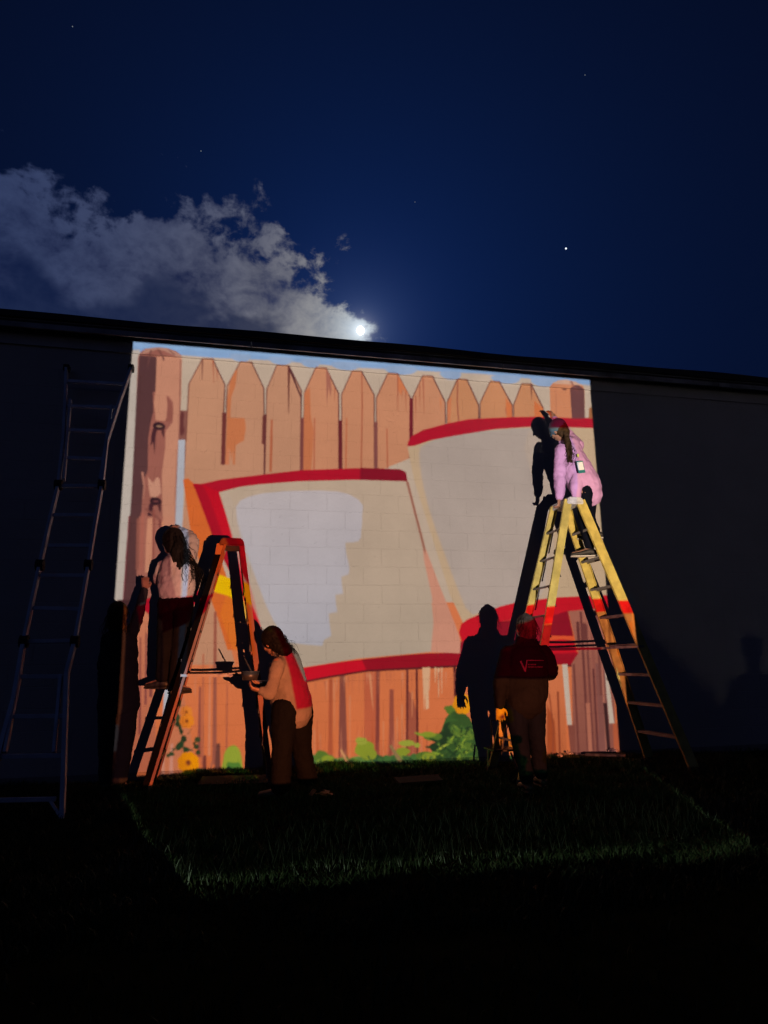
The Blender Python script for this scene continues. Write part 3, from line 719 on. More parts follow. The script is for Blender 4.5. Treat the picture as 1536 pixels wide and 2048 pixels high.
# ------------------------------------------------------------------ lawn
def lawn_mat():
    m = bpy.data.materials.new('lawn_soil'); m.use_nodes = True; nt = m.node_tree; p = nt.nodes['Principled BSDF']
    g = nt.nodes.new('ShaderNodeNewGeometry'); v = N(nt, g.outputs['Position'])
    c = rgbmix(nt, noise_tex(nt, v, 6, 6).ss(.35, .65), (0.010, 0.013, 0.005), (0.018, 0.020, 0.009))
    nt.links.new(c.s, p.inputs['Base Color']); p.inputs['Roughness'].default_value = 1.0; p.inputs['Specular IOR Level'].default_value = 0.0
    return m
gx = sorted(set([-200, -80, -30, -14] + [round(-10+0.25*i, 3) for i in range(105)] + [20, 40, 90, 200]))
gy = sorted(set([-200, -80, -30, -14] + [round(-10+0.2*i, 3) for i in range(53)] + [6, 20, 80, 200]))
vs = [(x, y, gz(x, y) if (-10.1 < x < 16.1 and -10.1 < y < 0.6) else (0.05 if y > 0 else 0)) for y in gy for x in gx]
nx_ = len(gx)
fs = [(j*nx_+i, j*nx_+i+1, (j+1)*nx_+i+1, (j+1)*nx_+i) for j in range(len(gy)-1) for i in range(nx_-1)]
g = MB().add(vs, fs).build('ground', lawn_mat(), None, True); g['kind'] = 'structure'
def grass_mat():
    m = bpy.data.materials.new('grass_blades'); m.use_nodes = True; nt = m.node_tree; p = nt.nodes['Principled BSDF']
    a = nt.nodes.new('ShaderNodeAttribute'); a.attribute_name = 'tone'; f = N(nt, a.outputs['Fac'])
    c = rgbmix(nt, f, (0.022, 0.040, 0.010), (0.075, 0.085, 0.035))
    nt.links.new(c.s, p.inputs['Base Color']); p.inputs['Roughness'].default_value = 0.65; p.inputs['Specular IOR Level'].default_value = 0.25
    return m
def grass(name, n, xr, yr, hh, keep=None, dens=None):
    X = rng.uniform(*xr, n); Y = rng.uniform(*yr, n)
    cl_ = 0.5+0.5*np.sin(X*5.1+np.sin(Y*4.3)*1.7)*np.sin(Y*6.7+np.sin(X*3.1)*1.3)
    bare = np.sin(X*2.3+1.1)*np.sin(Y*2.9+X*.7)+0.5*np.sin(X*7.9)*np.sin(Y*8.7+1)
    cl_ = cl_*np.clip(1.15-bare*0.75, 0.12, 1.3)
    k = rng.random(n) < 0.22+0.72*cl_
    X, Y, cl_ = X[k], Y[k], cl_[k]; n = len(X)
    t = np.clip((Y+2.9)/2.1, 0, 1); t = t*t*(3-2*t)
    Z = 0.085*t+0.014*np.sin(X*1.7+Y*0.8)+0.012*np.sin(X*0.9-Y*2.3)-0.005
    H_ = rng.uniform(hh[0], hh[1], n)*(0.55+0.6*cl_); Wd = rng.uniform(0.0022, 0.0045, n)*(1+H_*4)
    a = rng.uniform(0, 2*pi, n); b = rng.uniform(0, 2*pi, n); ln = rng.uniform(0.15, 0.9, n)*H_
    ca, sa, cb, sb = np.cos(a), np.sin(a), np.cos(b), np.sin(b)
    V = np.zeros((n, 5, 3), np.float32)
    V[:, 0] = np.stack([X-ca*Wd, Y-sa*Wd, Z], 1); V[:, 1] = np.stack([X+ca*Wd, Y+sa*Wd, Z], 1)
    mxx, myy, mz = X+cb*ln*.3, Y+sb*ln*.3, Z+H_*.62
    V[:, 2] = np.stack([mxx+ca*Wd*.75, myy+sa*Wd*.75, mz], 1); V[:, 3] = np.stack([mxx-ca*Wd*.75, myy-sa*Wd*.75, mz], 1)
    V[:, 4] = np.stack([X+cb*ln, Y+sb*ln, Z+H_], 1)
    base = (np.arange(n)*5)[:, None]
    F = np.concatenate([base+np.array([0, 1, 2]), base+np.array([0, 2, 3]), base+np.array([3, 2, 4])], 1).reshape(-1, 3)
    me = bpy.data.meshes.new(name); me.vertices.add(n*5); me.vertices.foreach_set('co', V.ravel())
    me.loops.add(F.size); me.loops.foreach_set('vertex_index', F.ravel().astype(np.int32))
    me.polygons.add(len(F)); me.polygons.foreach_set('loop_start', np.arange(0, F.size, 3, dtype=np.int32)); me.polygons.foreach_set('loop_total', np.full(len(F), 3, np.int32))
    me.update(calc_edges=True)
    at_ = me.attributes.new('tone', 'FLOAT', 'POINT'); at_.data.foreach_set('value', np.repeat(rng.random(n)**2, 5).astype(np.float32))
    me.materials.append(GM)
    o = bpy.data.objects.new(name, me); COL.objects.link(o)
    return o
GM = grass_mat()
o = grass('lawn_grass', 150000, (-2.2, 5.6), (-4.2, -0.03), (0.025, 0.075)); tag(o, 'short lawn grass in front of the wall, lit by the bottom edge of the projection', 'grass', kind='stuff')
o = grass('outer_grass', 70000, (-5.5, 9.0), (-7.3, -0.05), (0.025, 0.07)); tag(o, 'dark unlit lawn grass around the projected area', 'grass', kind='stuff')
# seed stalks that catch the light at the edge
def wisps():
    b = MB()
    r = random.Random(11)
    for i in range(900):
        x = r.uniform(-0.6, 4.4); y = r.uniform(-3.35, -2.3); z = gz(x, y); h = r.uniform(0.05, 0.13); dx_, dy_ = r.uniform(-.05, .05), r.uniform(-.03, .03)
        b.add([(x-.0016, y, z), (x+.0016, y, z), (x+dx_*.5+.0014, y+dy_*.5, z+h*.6), (x+dx_*.5-.0014, y+dy_*.5, z+h*.6), (x+dx_, y+dy_, z+h)], [(0,1,2),(0,2,3),(3,2,4)])
    return b
o = wisps().build('grass_stalks', mat('pale_stalk', (0.20, 0.22, 0.14), 0.6)); tag(o, 'longer pale grass stalks along the bright bottom edge of the light', 'grass', kind='stuff')
# ------------------------------------------------------------------ stepladders
M_YEL = mat('yellow_fibreglass', (0.50, 0.42, 0.115), 0.5, 0, 0.2, 90, 0.2, 9, spec=0.3)
M_ORG = mat('orange_fibreglass', (0.19, 0.068, 0.045), 0.6, 0, 0.15, 90, 0.12, 10)
M_ALU = mat('worn_aluminium', (0.20, 0.19, 0.19), 0.55, 0.25, 0.2, 60, 0.15, 8)
M_CAPG = mat('grey_ladder_cap', (0.50, 0.52, 0.56), 0.5, 0, 0.25, 40, 0.2, 22)
M_CAPD = mat('dark_red_ladder_cap', (0.10, 0.02, 0.018), 0.6, 0, 0.2, 40, 0.15)
M_RUB = mat('black_rubber', (0.012, 0.012, 0.012), 0.8)
M_STEEL = mat('steel_brace', (0.16, 0.16, 0.17), 0.5, 0.5)
def stepladder(name, label, cap, near, far, climb, rear, railm, stepm, capm, capx, nsteps, webw, webm=None):
    """cap=(x,z) centre of the top; near/far = (Ytop, Ybase); climb/rear = X of the feet"""
    cx, cz = cap; zb = 0.075
    base = thing(name, label, 'stepladder', (cx, (near[0]+far[0])/2, zb), 'stepladders')
    sg = 1 if climb > rear else -1
    tops = {}; feet = {}
    for key, fx, s in (('c', climb, sg), ('r', rear, -sg)):
        for yk, (yt, yb) in (('n', near), ('f', far)):
            a = Vector((cx+s*capx*0.72, yt, cz-0.03)); zf = gz(fx, yb); b = Vector((fx, yb, zf+0.02))
            tops[key+yk] = a; feet[key+yk] = b
            rail = MB(); w = webw if key == 'c' else webw*0.8
            inward = 1 if yk == 'n' else -1
            t_ = (b-a).normalized(); sd = Vector((1, 0, 0)); sd = (sd-t_*sd.dot(t_)).normalized(); n_ = t_.cross(sd)
            od = 1 if n_.y*inward > 0 else -1
            rail.channel(a, b, w, 0.028, (1, 0, 0), od)
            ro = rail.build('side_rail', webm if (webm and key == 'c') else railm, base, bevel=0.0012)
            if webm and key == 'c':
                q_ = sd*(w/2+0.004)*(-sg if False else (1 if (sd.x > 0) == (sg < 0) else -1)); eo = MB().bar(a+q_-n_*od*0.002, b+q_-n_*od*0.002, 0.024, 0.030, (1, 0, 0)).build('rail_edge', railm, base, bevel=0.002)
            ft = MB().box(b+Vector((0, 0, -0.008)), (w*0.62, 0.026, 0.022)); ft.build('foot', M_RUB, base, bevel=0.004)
    # steps between the climbing rails; slim rungs between the rear rails
    for i in range(1, nsteps+1):
        f = i/(nsteps+1.0)
        p = {k: feet[k].lerp(tops[k], f) for k in tops}
        a, b = p['cn'], p['cf']
        st = MB(); ya, yb_ = a.y+0.004, b.y-0.004
        x = (a.x+b.x)/2; z = (a.z+b.z)/2
        st.box((x, (ya+yb_)/2, z), (0.042, abs(yb_-ya)/2, 0.0025)).box((x-0.040, (ya+yb_)/2, z-0.013), (0.0022, abs(yb_-ya)/2, 0.0105)).box((x+0.040, (ya+yb_)/2, z-0.013), (0.0022, abs(yb_-ya)/2, 0.0105))
        for k in range(-3, 4): st.box((x+k*0.011, (ya+yb_)/2, z+0.0035), (0.0013, abs(yb_-ya)/2, 0.001))
        st.build('step', stepm, base)
        if i > 1: pass
        a, b = p['rn'], p['rf']
        rg = MB(); rg.box(((a.x+b.x)/2, (a.y+b.y)/2, (a.z+b.z)/2), (0.018, abs(a.y-b.y)/2-0.004, 0.008)); rg.build('rear_rung', stepm, base, bevel=0.002)
        if i % 1 == 0:
            for (e, o_) in ((a, 0.10), (b, -0.10)):
                br = MB().bar(e+Vector((0, 0, -0.22)), Vector(((a.x+b.x)/2, e.y+o_*1.4, (a.z+b.z)/2)), 0.014, 0.004, (1, 0, 0)); br.build('brace', M_STEEL, base)
    # folding spreaders
    f = 0.435
    for k in ('n', 'f'):
        a = feet['c'+k].lerp(tops['c'+k], f); b = feet['r'+k].lerp(tops['r'+k], f); o_ = -0.022 if k == 'n' else 0.022
        a = a+Vector((0, o_, 0)); b = b+Vector((0, o_, 0)); m_ = (a+b)/2+Vector((0, 0, -0.012))
        sp = MB().bar(a, m_, 0.022, 0.004, (0, 0, 1)).bar(m_+Vector((0, .005, 0)), b+Vector((0, .005, 0)), 0.022, 0.004, (0, 0, 1)); sp.build('spreader', M_STEEL, base)
    # moulded cap
    bm = bmesh.new(); yn, yf = near[0]-0.03, far[0]+0.03
    hx0, hx1 = capx, capx*0.78
    v = [bm.verts.new((cx+sx*hx, y, z)) for z, hx in ((cz-0.075, hx0), (cz, hx1)) for sx, y in ((-1, yn), (1, yn), (1, yf), (-1, yf))]
    for f_ in ((0,3,2,1),(4,5,6,7),(0,1,5,4),(1,2,6,5),(2,3,7,6),(3,0,4,7)): bm.faces.new([v[i] for i in f_])
    bmesh.ops.bevel(bm, geom=bm.edges[:], offset=0.012, segments=3, affect='EDGES')
    me = bpy.data.meshes.new('top_cap'); bm.to_mesh(me); bm.free(); me.materials.append(capm)
    link(bpy.data.objects.new('top_cap', me), base)
    tr = MB().box((cx, (yn+yf)/2, cz+0.002), (hx1*0.62, (yf-yn)*0.40, 0.003)); tr.build('tool_tray', capm, base)
    return base, tops, feet
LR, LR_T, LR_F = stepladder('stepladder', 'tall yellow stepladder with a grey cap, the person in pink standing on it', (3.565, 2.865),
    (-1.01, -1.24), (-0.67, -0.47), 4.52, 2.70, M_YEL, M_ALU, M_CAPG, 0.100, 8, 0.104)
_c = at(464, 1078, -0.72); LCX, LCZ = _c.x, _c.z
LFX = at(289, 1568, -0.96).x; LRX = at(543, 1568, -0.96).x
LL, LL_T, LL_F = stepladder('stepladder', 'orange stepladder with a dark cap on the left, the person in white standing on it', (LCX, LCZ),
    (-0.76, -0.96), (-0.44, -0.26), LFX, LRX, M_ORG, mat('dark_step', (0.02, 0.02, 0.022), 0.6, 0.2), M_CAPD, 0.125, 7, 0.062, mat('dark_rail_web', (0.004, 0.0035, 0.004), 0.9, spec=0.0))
# label plate on the head of the orange rail
pp = LL_T['cn'].lerp(LL_F['cn'], 0.035)
tag(MB().bar(pp+Vector((0.0, -0.006, 0.05)), pp+Vector((-0.012, -0.006, -0.06)), 0.066, 0.003, (1, 0, 0)).build('hinge_plate', mat('copper_plate', (0.26, 0.12, 0.07), 0.5, 0.1), LL), None, None)

# ------------------------------------------------------------------ tall multi-position ladder leaning on the wall
M_LAD = mat('brushed_aluminium', (0.48, 0.55, 0.66), 0.5, 0.25, 0.2, 50, 0.12, 6)
TZ, TY = 4.40, -1.56
def on_lad(px, py):
    """point where the sight line meets the leaning plane Y = TY*(1-z/TZ) - 0.06"""
    d = ray(px, py); c = Vector((0, -CAM_D, CAM_H))
    # Y + 0.06 - TY*(1 - z/TZ) = 0
    k = TY/TZ
    t = (TY - 0.06 - c.y - k*c.z)/(d.y + k*d.z)
    return c+d*t
tall = thing('articulated_ladder', 'very tall aluminium folding ladder leaning on the dark wall at the far left', 'ladder', (-1.5, -1.5, 0))
Lr = [(133, 738), (131, 800), (127, 880), (117, 970), (98, 1050), (80, 1130), (64, 1205), (48, 1283)]
Rr = [(262, 738), (240, 800), (214, 882), (204, 970), (190, 1050), (177, 1130), (164, 1205), (150, 1283)]
segs = [(0, 3), (3, 5), (5, 7)]
pl_n = Vector((0, 1, TY/TZ)).normalized()
def railseg(pts, w=0.072, d=0.028):
    b = MB()
    for i in range(len(pts)-1): b.bar(pts[i], pts[i+1], d, w, Vector((1, 0, 0)))
    return b
for R_ in (Lr, Rr):
    P3 = [on_lad(*p) for p in R_]
    for a, b in segs: railseg(P3[a:b+1]).build('side_rail', M_LAD, tall, bevel=0.003)
    for i in (3, 5, 7):
        c = P3[i]; MB().loft([c-Vector((0.032, 0, 0)), c+Vector((0.032, 0, 0))], 0.052, 0.052, (0, 1, 0), 18, False).build('hinge', M_RUB, tall)
# flared bottom pair with the long outer legs
bl = [on_lad(48, 1283), on_lad(28, 1400), on_lad(-5, 1520), on_lad(-38, 1640)]
br = [on_lad(150, 1283), on_lad(134, 1345), on_lad(129, 1500), on_lad(124, 1652)]
railseg(bl, 0.075, 0.034).build('side_rail', M_LAD, tall, bevel=0.003); railseg(br, 0.075, 0.034).build('side_rail', M_LAD, tall, bevel=0.003)
ib = [on_lad(40, 1345), on_lad(10, 1505)]; ib2 = [on_lad(122, 1350), on_lad(108, 1505)]
railseg(ib, 0.06, 0.026).build('inner_rail', M_LAD, tall, bevel=0.003); railseg(ib2, 0.06, 0.026).build('inner_rail', M_LAD, tall, bevel=0.003)
ia = [on_lad(141, 800), on_lad(128, 960)]; ia2 = [on_lad(224, 812), on_lad(200, 960)]
railseg(ia, 0.055, 0.022).build('inner_rail', M_LAD, tall, bevel=0.003); railseg(ia2, 0.055, 0.022).build('inner_rail', M_LAD, tall, bevel=0.003)
for (xa, ya, xb, yb_) in ((134,762,250,768),(134,812,236,815),(132,860,217,863),(127,915,209,918),(117,972,204,972),(106,1030,194,1030),(95,1091,182,1091),(80,1151,172,1151),(66,1216,161,1218),(48,1283,148,1281),(40,1353,134,1353),(14,1433,128,1432),(-4,1513,126,1511),(-30,1601,112,1598)):
    a, b = on_lad(xa, ya), on_lad(xb, yb_)
    MB().bar(a, b, 0.030, 0.034, Vector((0, 1, 0))).build('rung', M_LAD, tall, bevel=0.004)
MB().bar(on_lad(100, 1600), on_lad(120, 1632), 0.02, 0.02, (0, 1, 0)).build('brace', M_LAD, tall)
for p in (Lr[0], Rr[0]):
    c = on_lad(*p); MB().box(c+Vector((0, 0.01, 0.01)), (0.03, 0.045, 0.035)).build('wall_pad', M_RUB, tall, bevel=0.01)
for c in (bl[-1], br[-1]): MB().box(c+Vector((0, 0, -0.005)), (0.03, 0.045, 0.02)).build('foot', M_RUB, tall, bevel=0.006)
# ------------------------------------------------------------------ people
M_SKIN = mat('skin', (0.33, 0.18, 0.13), 0.5, 0, 0.08, 120, 0.06, 20)
M_SKIN2 = mat('skin_warm', (0.30, 0.16, 0.11), 0.5, 0, 0.08, 120, 0.06, 20)
M_EYE = mat('eye', (0.5, 0.5, 0.48), 0.2)
def cloth(name, col, bump=0.35, rough=0.85, bscale=38, var=0.1):
    return mat(name, col, rough, 0, bump, bscale, var, 7, 0.03, 0.0)
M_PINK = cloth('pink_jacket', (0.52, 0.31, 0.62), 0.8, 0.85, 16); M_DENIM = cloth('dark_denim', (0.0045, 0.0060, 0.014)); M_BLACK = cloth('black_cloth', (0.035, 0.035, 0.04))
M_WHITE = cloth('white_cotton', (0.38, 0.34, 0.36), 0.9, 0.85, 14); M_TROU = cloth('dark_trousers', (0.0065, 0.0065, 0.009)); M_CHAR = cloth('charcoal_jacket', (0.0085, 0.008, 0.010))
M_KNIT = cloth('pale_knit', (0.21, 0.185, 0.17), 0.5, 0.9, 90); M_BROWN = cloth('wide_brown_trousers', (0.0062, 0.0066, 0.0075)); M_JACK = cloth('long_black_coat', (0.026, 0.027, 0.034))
M_CAP = cloth('blue_grey_cap', (0.075, 0.15, 0.23), 0.2); M_SHOE = mat('black_shoe', (0.02, 0.02, 0.022), 0.6, 0, 0.2); M_SOLE = mat('pale_sole', (0.55, 0.55, 0.55), 0.6); M_SOLED = mat('dark_sole', (0.02, 0.02, 0.02), 0.7)
def hairmat(name, col): return mat(name, col, 0.75, 0, 0.5, 160, 0.35, 30, 0.08)
M_HBLACK = hairmat('black_hair', (0.007, 0.006, 0.006)); M_HBROWN = hairmat('brown_hair', (0.05, 0.032, 0.018)); M_HGREY = hairmat('grey_brown_hair', (0.045, 0.038, 0.036))

def frame(face, up):
    f = Vector(face).normalized(); u = Vector(up); u = (u-f*u.dot(f)).normalized(); s = f.cross(u)
    return Matrix((s, f, u)).transposed()        # columns: side(right), face, up
def hand_geo(mb, wrist, d, n, curl=0.35, s=1.0, left=False):
    d = Vector(d).normalized(); n = Vector(n); n = (n-d*n.dot(d)).normalized(); sd = d.cross(n)*(-1 if left else 1)
    k = wrist+d*0.085*s
    mb.loft([wrist, wrist+d*.03*s, wrist+d*.06*s, k], [.024*s, .034*s, .040*s, .038*s], [.019*s, .017*s, .015*s, .012*s], sd, 12)
    for i, (o, ln, sp) in enumerate(((-.030, .070, -.10), (-.010, .078, -.03), (.011, .073, .04), (.030, .056, .12))):
        p = k+sd*o*s-d*.012*s; dr = (d+sd*sp).normalized(); pts = [p]; a = 0.0
        for j in range(3):
            a += curl*(0.8+0.25*j); pts.append(pts[-1]+(dr*cos(a)+n*sin(a))*(ln*s*(.42, .32, .26)[j]))
        mb.loft(pts, [.0092*s, .0088*s, .0080*s, .0066*s], [.0088*s, .0084*s, .0076*s, .0062*s], sd, 8)
    p = wrist+d*.022*s-sd*.026*s
    mb.loft([p, p-sd*.026*s+d*.022*s+n*.006, p-sd*.036*s+d*.052*s+n*.018, p-sd*.030*s+d*.074*s+n*.03], [.014*s, .012*s, .0105*s, .008*s], [.013*s, .011*s, .0095*s, .007*s], n, 8)
def head_geo(mb, c, face, up, s=1.0):
    R = frame(face, up); q_ = lambda x, y, z: c+R @ Vector((x*s, y*s, z*s))
    mb.ell(q_(0, -.012, .022), (.074*s, .092*s, .092*s), R, 20, 14)
    mb.ell(q_(0, .022, -.025), (.060*s, .068*s, .085*s), R, 20, 14)
    mb.ell(q_(0, .052, -.088), (.026*s, .028*s, .022*s), R)       # chin
    mb.loft([q_(0, .088, .012), q_(0, .100, -.012), q_(0, .112, -.030), q_(0, .094, -.040)], [.009*s, .011*s, .015*s, .012*s], [.009*s, .010*s, .011*s, .008*s], R @ Vector((1, 0, 0)), 8)
    mb.ell(q_(0, .080, .022), (.052*s, .016*s, .010*s), R)         # brow
    mb.ell(q_(0, .082, -.062), (.026*s, .014*s, .006*s), R); mb.ell(q_(0, .080, -.073), (.022*s, .014*s, .006*s), R)
    for k in (-1, 1):
        mb.ell(q_(k*.042, .060, -.022), (.022*s, .020*s, .018*s), R)
        mb.ell(q_(k*.076, -.005, -.012), (.008*s, .018*s, .030*s), R)
def smooth_path(pts, k=1):
    for _ in range(k):
        out = [pts[0]]
        for a, b in zip(pts, pts[1:]): out += [a.lerp(b, .25), a.lerp(b, .75)]
        pts = out+[pts[-1]]
    return pts
def limb(mb, pts, r0, extra=0.0, side=(0, 1, 0), k=1, n=14, flat=1.0):
    """limb through joints with radii per joint, resampled"""
    P_ = [Vector(p) for p in pts]; L = [0]
    for a, b in zip(P_, P_[1:]): L.append(L[-1]+(b-a).length)
    sm = smooth_path(P_, k); S = [0]
    for a, b in zip(sm, sm[1:]): S.append(S[-1]+(b-a).length)
    rr = [float(np.interp(x/S[-1]*L[-1], L, r0))+extra for x in S]
    mb.loft(sm, rr, [r*flat for r in rr], side, n)
def person(label, J, face, skin, top, bottom, shoe, seed, group=None, hface=None, hup=(0, 0, 1),
           topr=None, topd=None, sleeve=(.062, .056, .050, .044), legr=(.105, .085, .075, .068), hands=None, hem=1.0, hs=1.0, topdisp=.028, shoe_dirs=None, bodyscale=1.0):
    base = thing('person', label, 'person', tuple((J['aL']+J['aR'])/2), group)
    f = Vector(face).normalized(); hf = Vector(hface or face).normalized()
    sh = (J['sR']-J['sL']).normalized(); hp = (J['hR']-J['hL']).normalized()
    spine = [J['pel']-(J['wai']-J['pel'])*.35, J['pel'], J['wai'], J['che'], (J['sL']+J['sR'])/2, J['nec']]
    b = MB(); bs = bodyscale
    b.loft(smooth_path(spine, 1), list(np.interp(np.linspace(0, 1, 12), np.linspace(0, 1, 6), [.13*bs, .155*bs, .125*bs, .145*bs, .15*bs, .055])), list(np.interp(np.linspace(0, 1, 12), np.linspace(0, 1, 6), [.09, .105, .09, .105, .075, .055])), (hp+sh), 16)
    b.loft([J['nec']-(J['head']-J['nec'])*.3, J['nec'], J['head']-Vector(hup)*.03], [.062, .052, .054], [.058, .052, .056], sh, 14)
    head_geo(b, J['head'], hf, hup, hs)
    for k in 'LR':
        limb(b, [J['s'+k], J['e'+k], J['w'+k]], [.050, .040, .026], side=(0, 0, 1))
        limb(b, [J['h'+k], J['k'+k], J['a'+k]], [.082, .054, .036])
        d = J['t'+k]; limb(b, [J['a'+k]+Vector((0, 0, -.02)), J['a'+k]+d*.5+Vector((0, 0, -.045)), J['a'+k]+d+Vector((0, 0, -.055))], [.036, .034, .024], side=(0, 0, 1))
        if hands and k in hands:
            d_, n_, cu = hands[k]; hand_geo(b, J['w'+k], d_, n_, cu, 1.0, k == 'L')
        else:
            hand_geo(b, J['w'+k], (J['w'+k]-J['e'+k]), f, 0.45, 1.0, k == 'L')
    b.fuse('body', skin, base, 0.0062, 3)
    R = frame(hf, hup)
    ey = MB()
    for k in (-1, 1): ey.ell(J['head']+R @ Vector((k*.030*hs, .078*hs, .004*hs)), (.011, .011, .011), R, 12, 8)
    ey.build('eyes', M_EYE, base, True)
    # upper garment
    t = MB(); tr = topr or (.20, .20, .185, .19, .175, .075); td = topd or (.15, .155, .135, .14, .11, .07)
    hemp = J['pel']-(J['wai']-J['pel'])*(0.2*hem)
    sp = [hemp, J['pel'].lerp(J['wai'], .4), J['wai'], J['che'], (J['sL']+J['sR'])/2+(J['nec']-J['che'])*.12, J['nec']]
    t.loft(smooth_path(sp, 1), list(np.interp(np.linspace(0, 1, 12), np.linspace(0, 1, 6), tr)), list(np.interp(np.linspace(0, 1, 12), np.linspace(0, 1, 6), td)), (hp+sh), 20)
    for k in 'LR':
        e2 = J['e'+k].lerp(J['w'+k], .93)
        limb(t, [J['s'+k].lerp(J['che'], .15), J['s'+k], J['e'+k], J['e'+k].lerp(J['w'+k], .5), e2], [sleeve[0]*.95, sleeve[0], sleeve[1], sleeve[2], sleeve[3]], side=(0, 0, 1), k=2)
    t.fuse('top', top, base, 0.009, 4, topdisp, 0.16, (0.012, 0.045))
    # trousers
    w = MB()
    w.loft([J['pel']-(J['wai']-J['pel'])*.25, J['pel'], J['pel'].lerp(J['wai'], .6)], [.16*bs, .17*bs, .14*bs], [.115, .12, .105], hp, 16)
    for k in 'LR':
        lo_p = J['k'+k].lerp(J['a'+k], .93)
        limb(w, [J['h'+k]+Vector((0, 0, .04)), J['h'+k], J['k'+k], J['k'+k].lerp(J['a'+k], .5), lo_p], [legr[0]*.95, legr[0], legr[1], legr[2], legr[3]], k=2)
    w.fuse('trousers', bottom, base, 0.009, 4, .018, 0.12, (0.010, 0.04))
    for k in 'LR':
        d = J['t'+k]; a = J['a'+k]; sg_ = d.cross(Vector((0, 0, 1))).normalized()
        s_ = MB().loft([a-d*.28+Vector((0, 0, -.045)), a+Vector((0, 0, -.03)), a+d*.55+Vector((0, 0, -.052)), a+d*1.05+Vector((0, 0, -.062))], [.034, .042, .046, .034], [.030, .040, .028, .020], sg_, 14)
        so_ = s_.fuse('shoe', shoe, base, 0.006, 3)
        ss_ = MB().loft([a-d*.36+Vector((0, 0, -.080)), a+Vector((0, 0, -.082)), a+d*.6+Vector((0, 0, -.082)), a+d*1.12+Vector((0, 0, -.080))], [.030, .040, .047, .032], [.010, .011, .011, .010], sg_, 14)
        q2 = ss_.build('sole', M_SOLE if seed == 1 else M_SOLED, None, True); q2.parent = so_; q2.matrix_parent_inverse = so_.matrix_parent_inverse.copy()
        q2.matrix_parent_inverse = Matrix.Identity(4)
    return base, R
def strands(mb, roots, dirs, n, length, r, curl=0.02, seed=1, droop=.0, seg=9):
    rr = random.Random(seed)
    for i in range(n):
        k = rr.randrange(len(roots)); p = roots[k]+Vector((rr.gauss(0, 1), rr.gauss(0, 1), rr.gauss(0, 1)))*0.018
        d = (dirs[k]+Vector((rr.gauss(0, .12), rr.gauss(0, .12), rr.gauss(0, .08)))).normalized(); L = length*rr.uniform(.55, 1.08); ph = rr.uniform(0, 6.28); cu = curl*rr.uniform(.5, 1.5); fq = rr.uniform(9, 17)
        side = d.cross(Vector((0.2, 1, .1))).normalized(); oth = d.cross(side); pts = []
        for j in range(seg+1):
            s = j/seg; d = (d+Vector((0, 0, -droop/seg))).normalized()
            p = p+d*(L/seg); pts.append(p+side*(cu*s*sin(fq*s+ph))+oth*(cu*s*cos(fq*s*.8+ph)))
        mb.loft(pts, [r*(1-.75*(j/seg)) for j in range(seg+1)], [r*.6*(1-.75*(j/seg)) for j in range(seg+1)], (1, 0, 0), 4, False)
def hair_cap(base, name, m, c, R, s=1.0, back=0.0, shape=(.088, .104, .104), extra=None, low=.0):
    b = MB(); b.ell(c+R @ Vector((0, -.022*s, .028*s)), tuple(x*s for x in shape), R, 20, 14)
    b.ell(c+R @ Vector((0, -.045*s, -.030*s-low)), (.080*s, .066*s, .075*s+low), R, 18, 12)
    if extra: extra(b)
    return b.fuse(name, m, base, 0.007, 3, .012, .03)

V = Vector
# --- helper in pink on the yellow stepladder
J = dict(head=at(1117, 860, -.93), nec=at(1131, 882, -.90), sL=at(1122, 898, -1.02), sR=at(1156, 890, -.74), che=at(1141, 912, -.88), wai=at(1158, 948, -.88), pel=at(1172, 976, -.88),
         eL=at(1121, 950, -1.06), wL=at(1118, 996, -1.03), eR=at(1128, 862, -.56), wR=at(1107, 836, -.40),
         hL=at(1170, 984, -.96), hR=at(1182, 982, -.80), kL=at(1168, 1040, -.88), kR=at(1176, 1036, -.74), aL=at(1180, 1097, -.88), aR=at(1192, 1062, -.74),
         tL=V((-.17, .06, 0)), tR=V((-.16, .08, 0)))
bA, RA = person('person in a pink jacket and blue cap leaning over the top of the yellow stepladder', J, (-.86, .5, 0), M_SKIN, M_PINK, M_DENIM, M_SHOE, 1,
    hface=(-.28, .93, -.30), hup=(-.45, .1, 1), topr=(.155, .195, .19, .185, .16, .075), topd=(.14, .175, .165, .15, .12, .07), sleeve=(.070, .068, .066, .040), legr=(.088, .070, .062, .052),
    hands={'L': ((-.05, .08, -1), (-.75, .6, 0), .75), 'R': ((-.25, .35, .95), (-.2, .9, -.1), .25)}, hem=2.6, topdisp=.034)
hc = J['head']
lb = MB(); lb.loft([at(1160, 950, -.98), at(1152, 975, -.98), at(1153, 998, -.96)], [.10, .075, .045], [.07, .06, .04], (1, 0, 0), 14); lb.fuse('jacket_front', M_PINK, bA, .008, 3, .02, .08)
# cap: crown, visor, strap; ponytail through the back
cb = MB(); cb.ell(hc+RA @ V((0, -.012, .030)), (.090, .106, .098), RA, 20, 14); cb.fuse('cap_crown', M_CAP, bA, .007, 3)
vb = MB(); rows = 7
vs_ = []; fs_ = []
for i in range(13):
    a = radians(-72+12*i); x_, y_ = sin(a), cos(a)
    for rr_, zz in ((.086, .012), (.088, .008), (.108*(.8+.2*cos(a)), -.006-.016*abs(sin(a))), (.108*(.8+.2*cos(a)), -.002-.016*abs(sin(a)))):
        vs_.append(hc+RA @ V((x_*rr_*.95, y_*rr_+.012, zz)))
for i in range(12):
    for j in range(4):
        a, b_ = i*4+j, i*4+(j+1) % 4; fs_.append((a, b_, b_+4, a+4))
vb.add(vs_, fs_).build('cap_visor', M_CAP, bA)
pt = [hc+RA @ V((.0, -.098, .000)), at(1133, 872, -1.04), at(1137, 890, -1.10), at(1139, 908, -1.12), at(1142, 924, -1.11)]
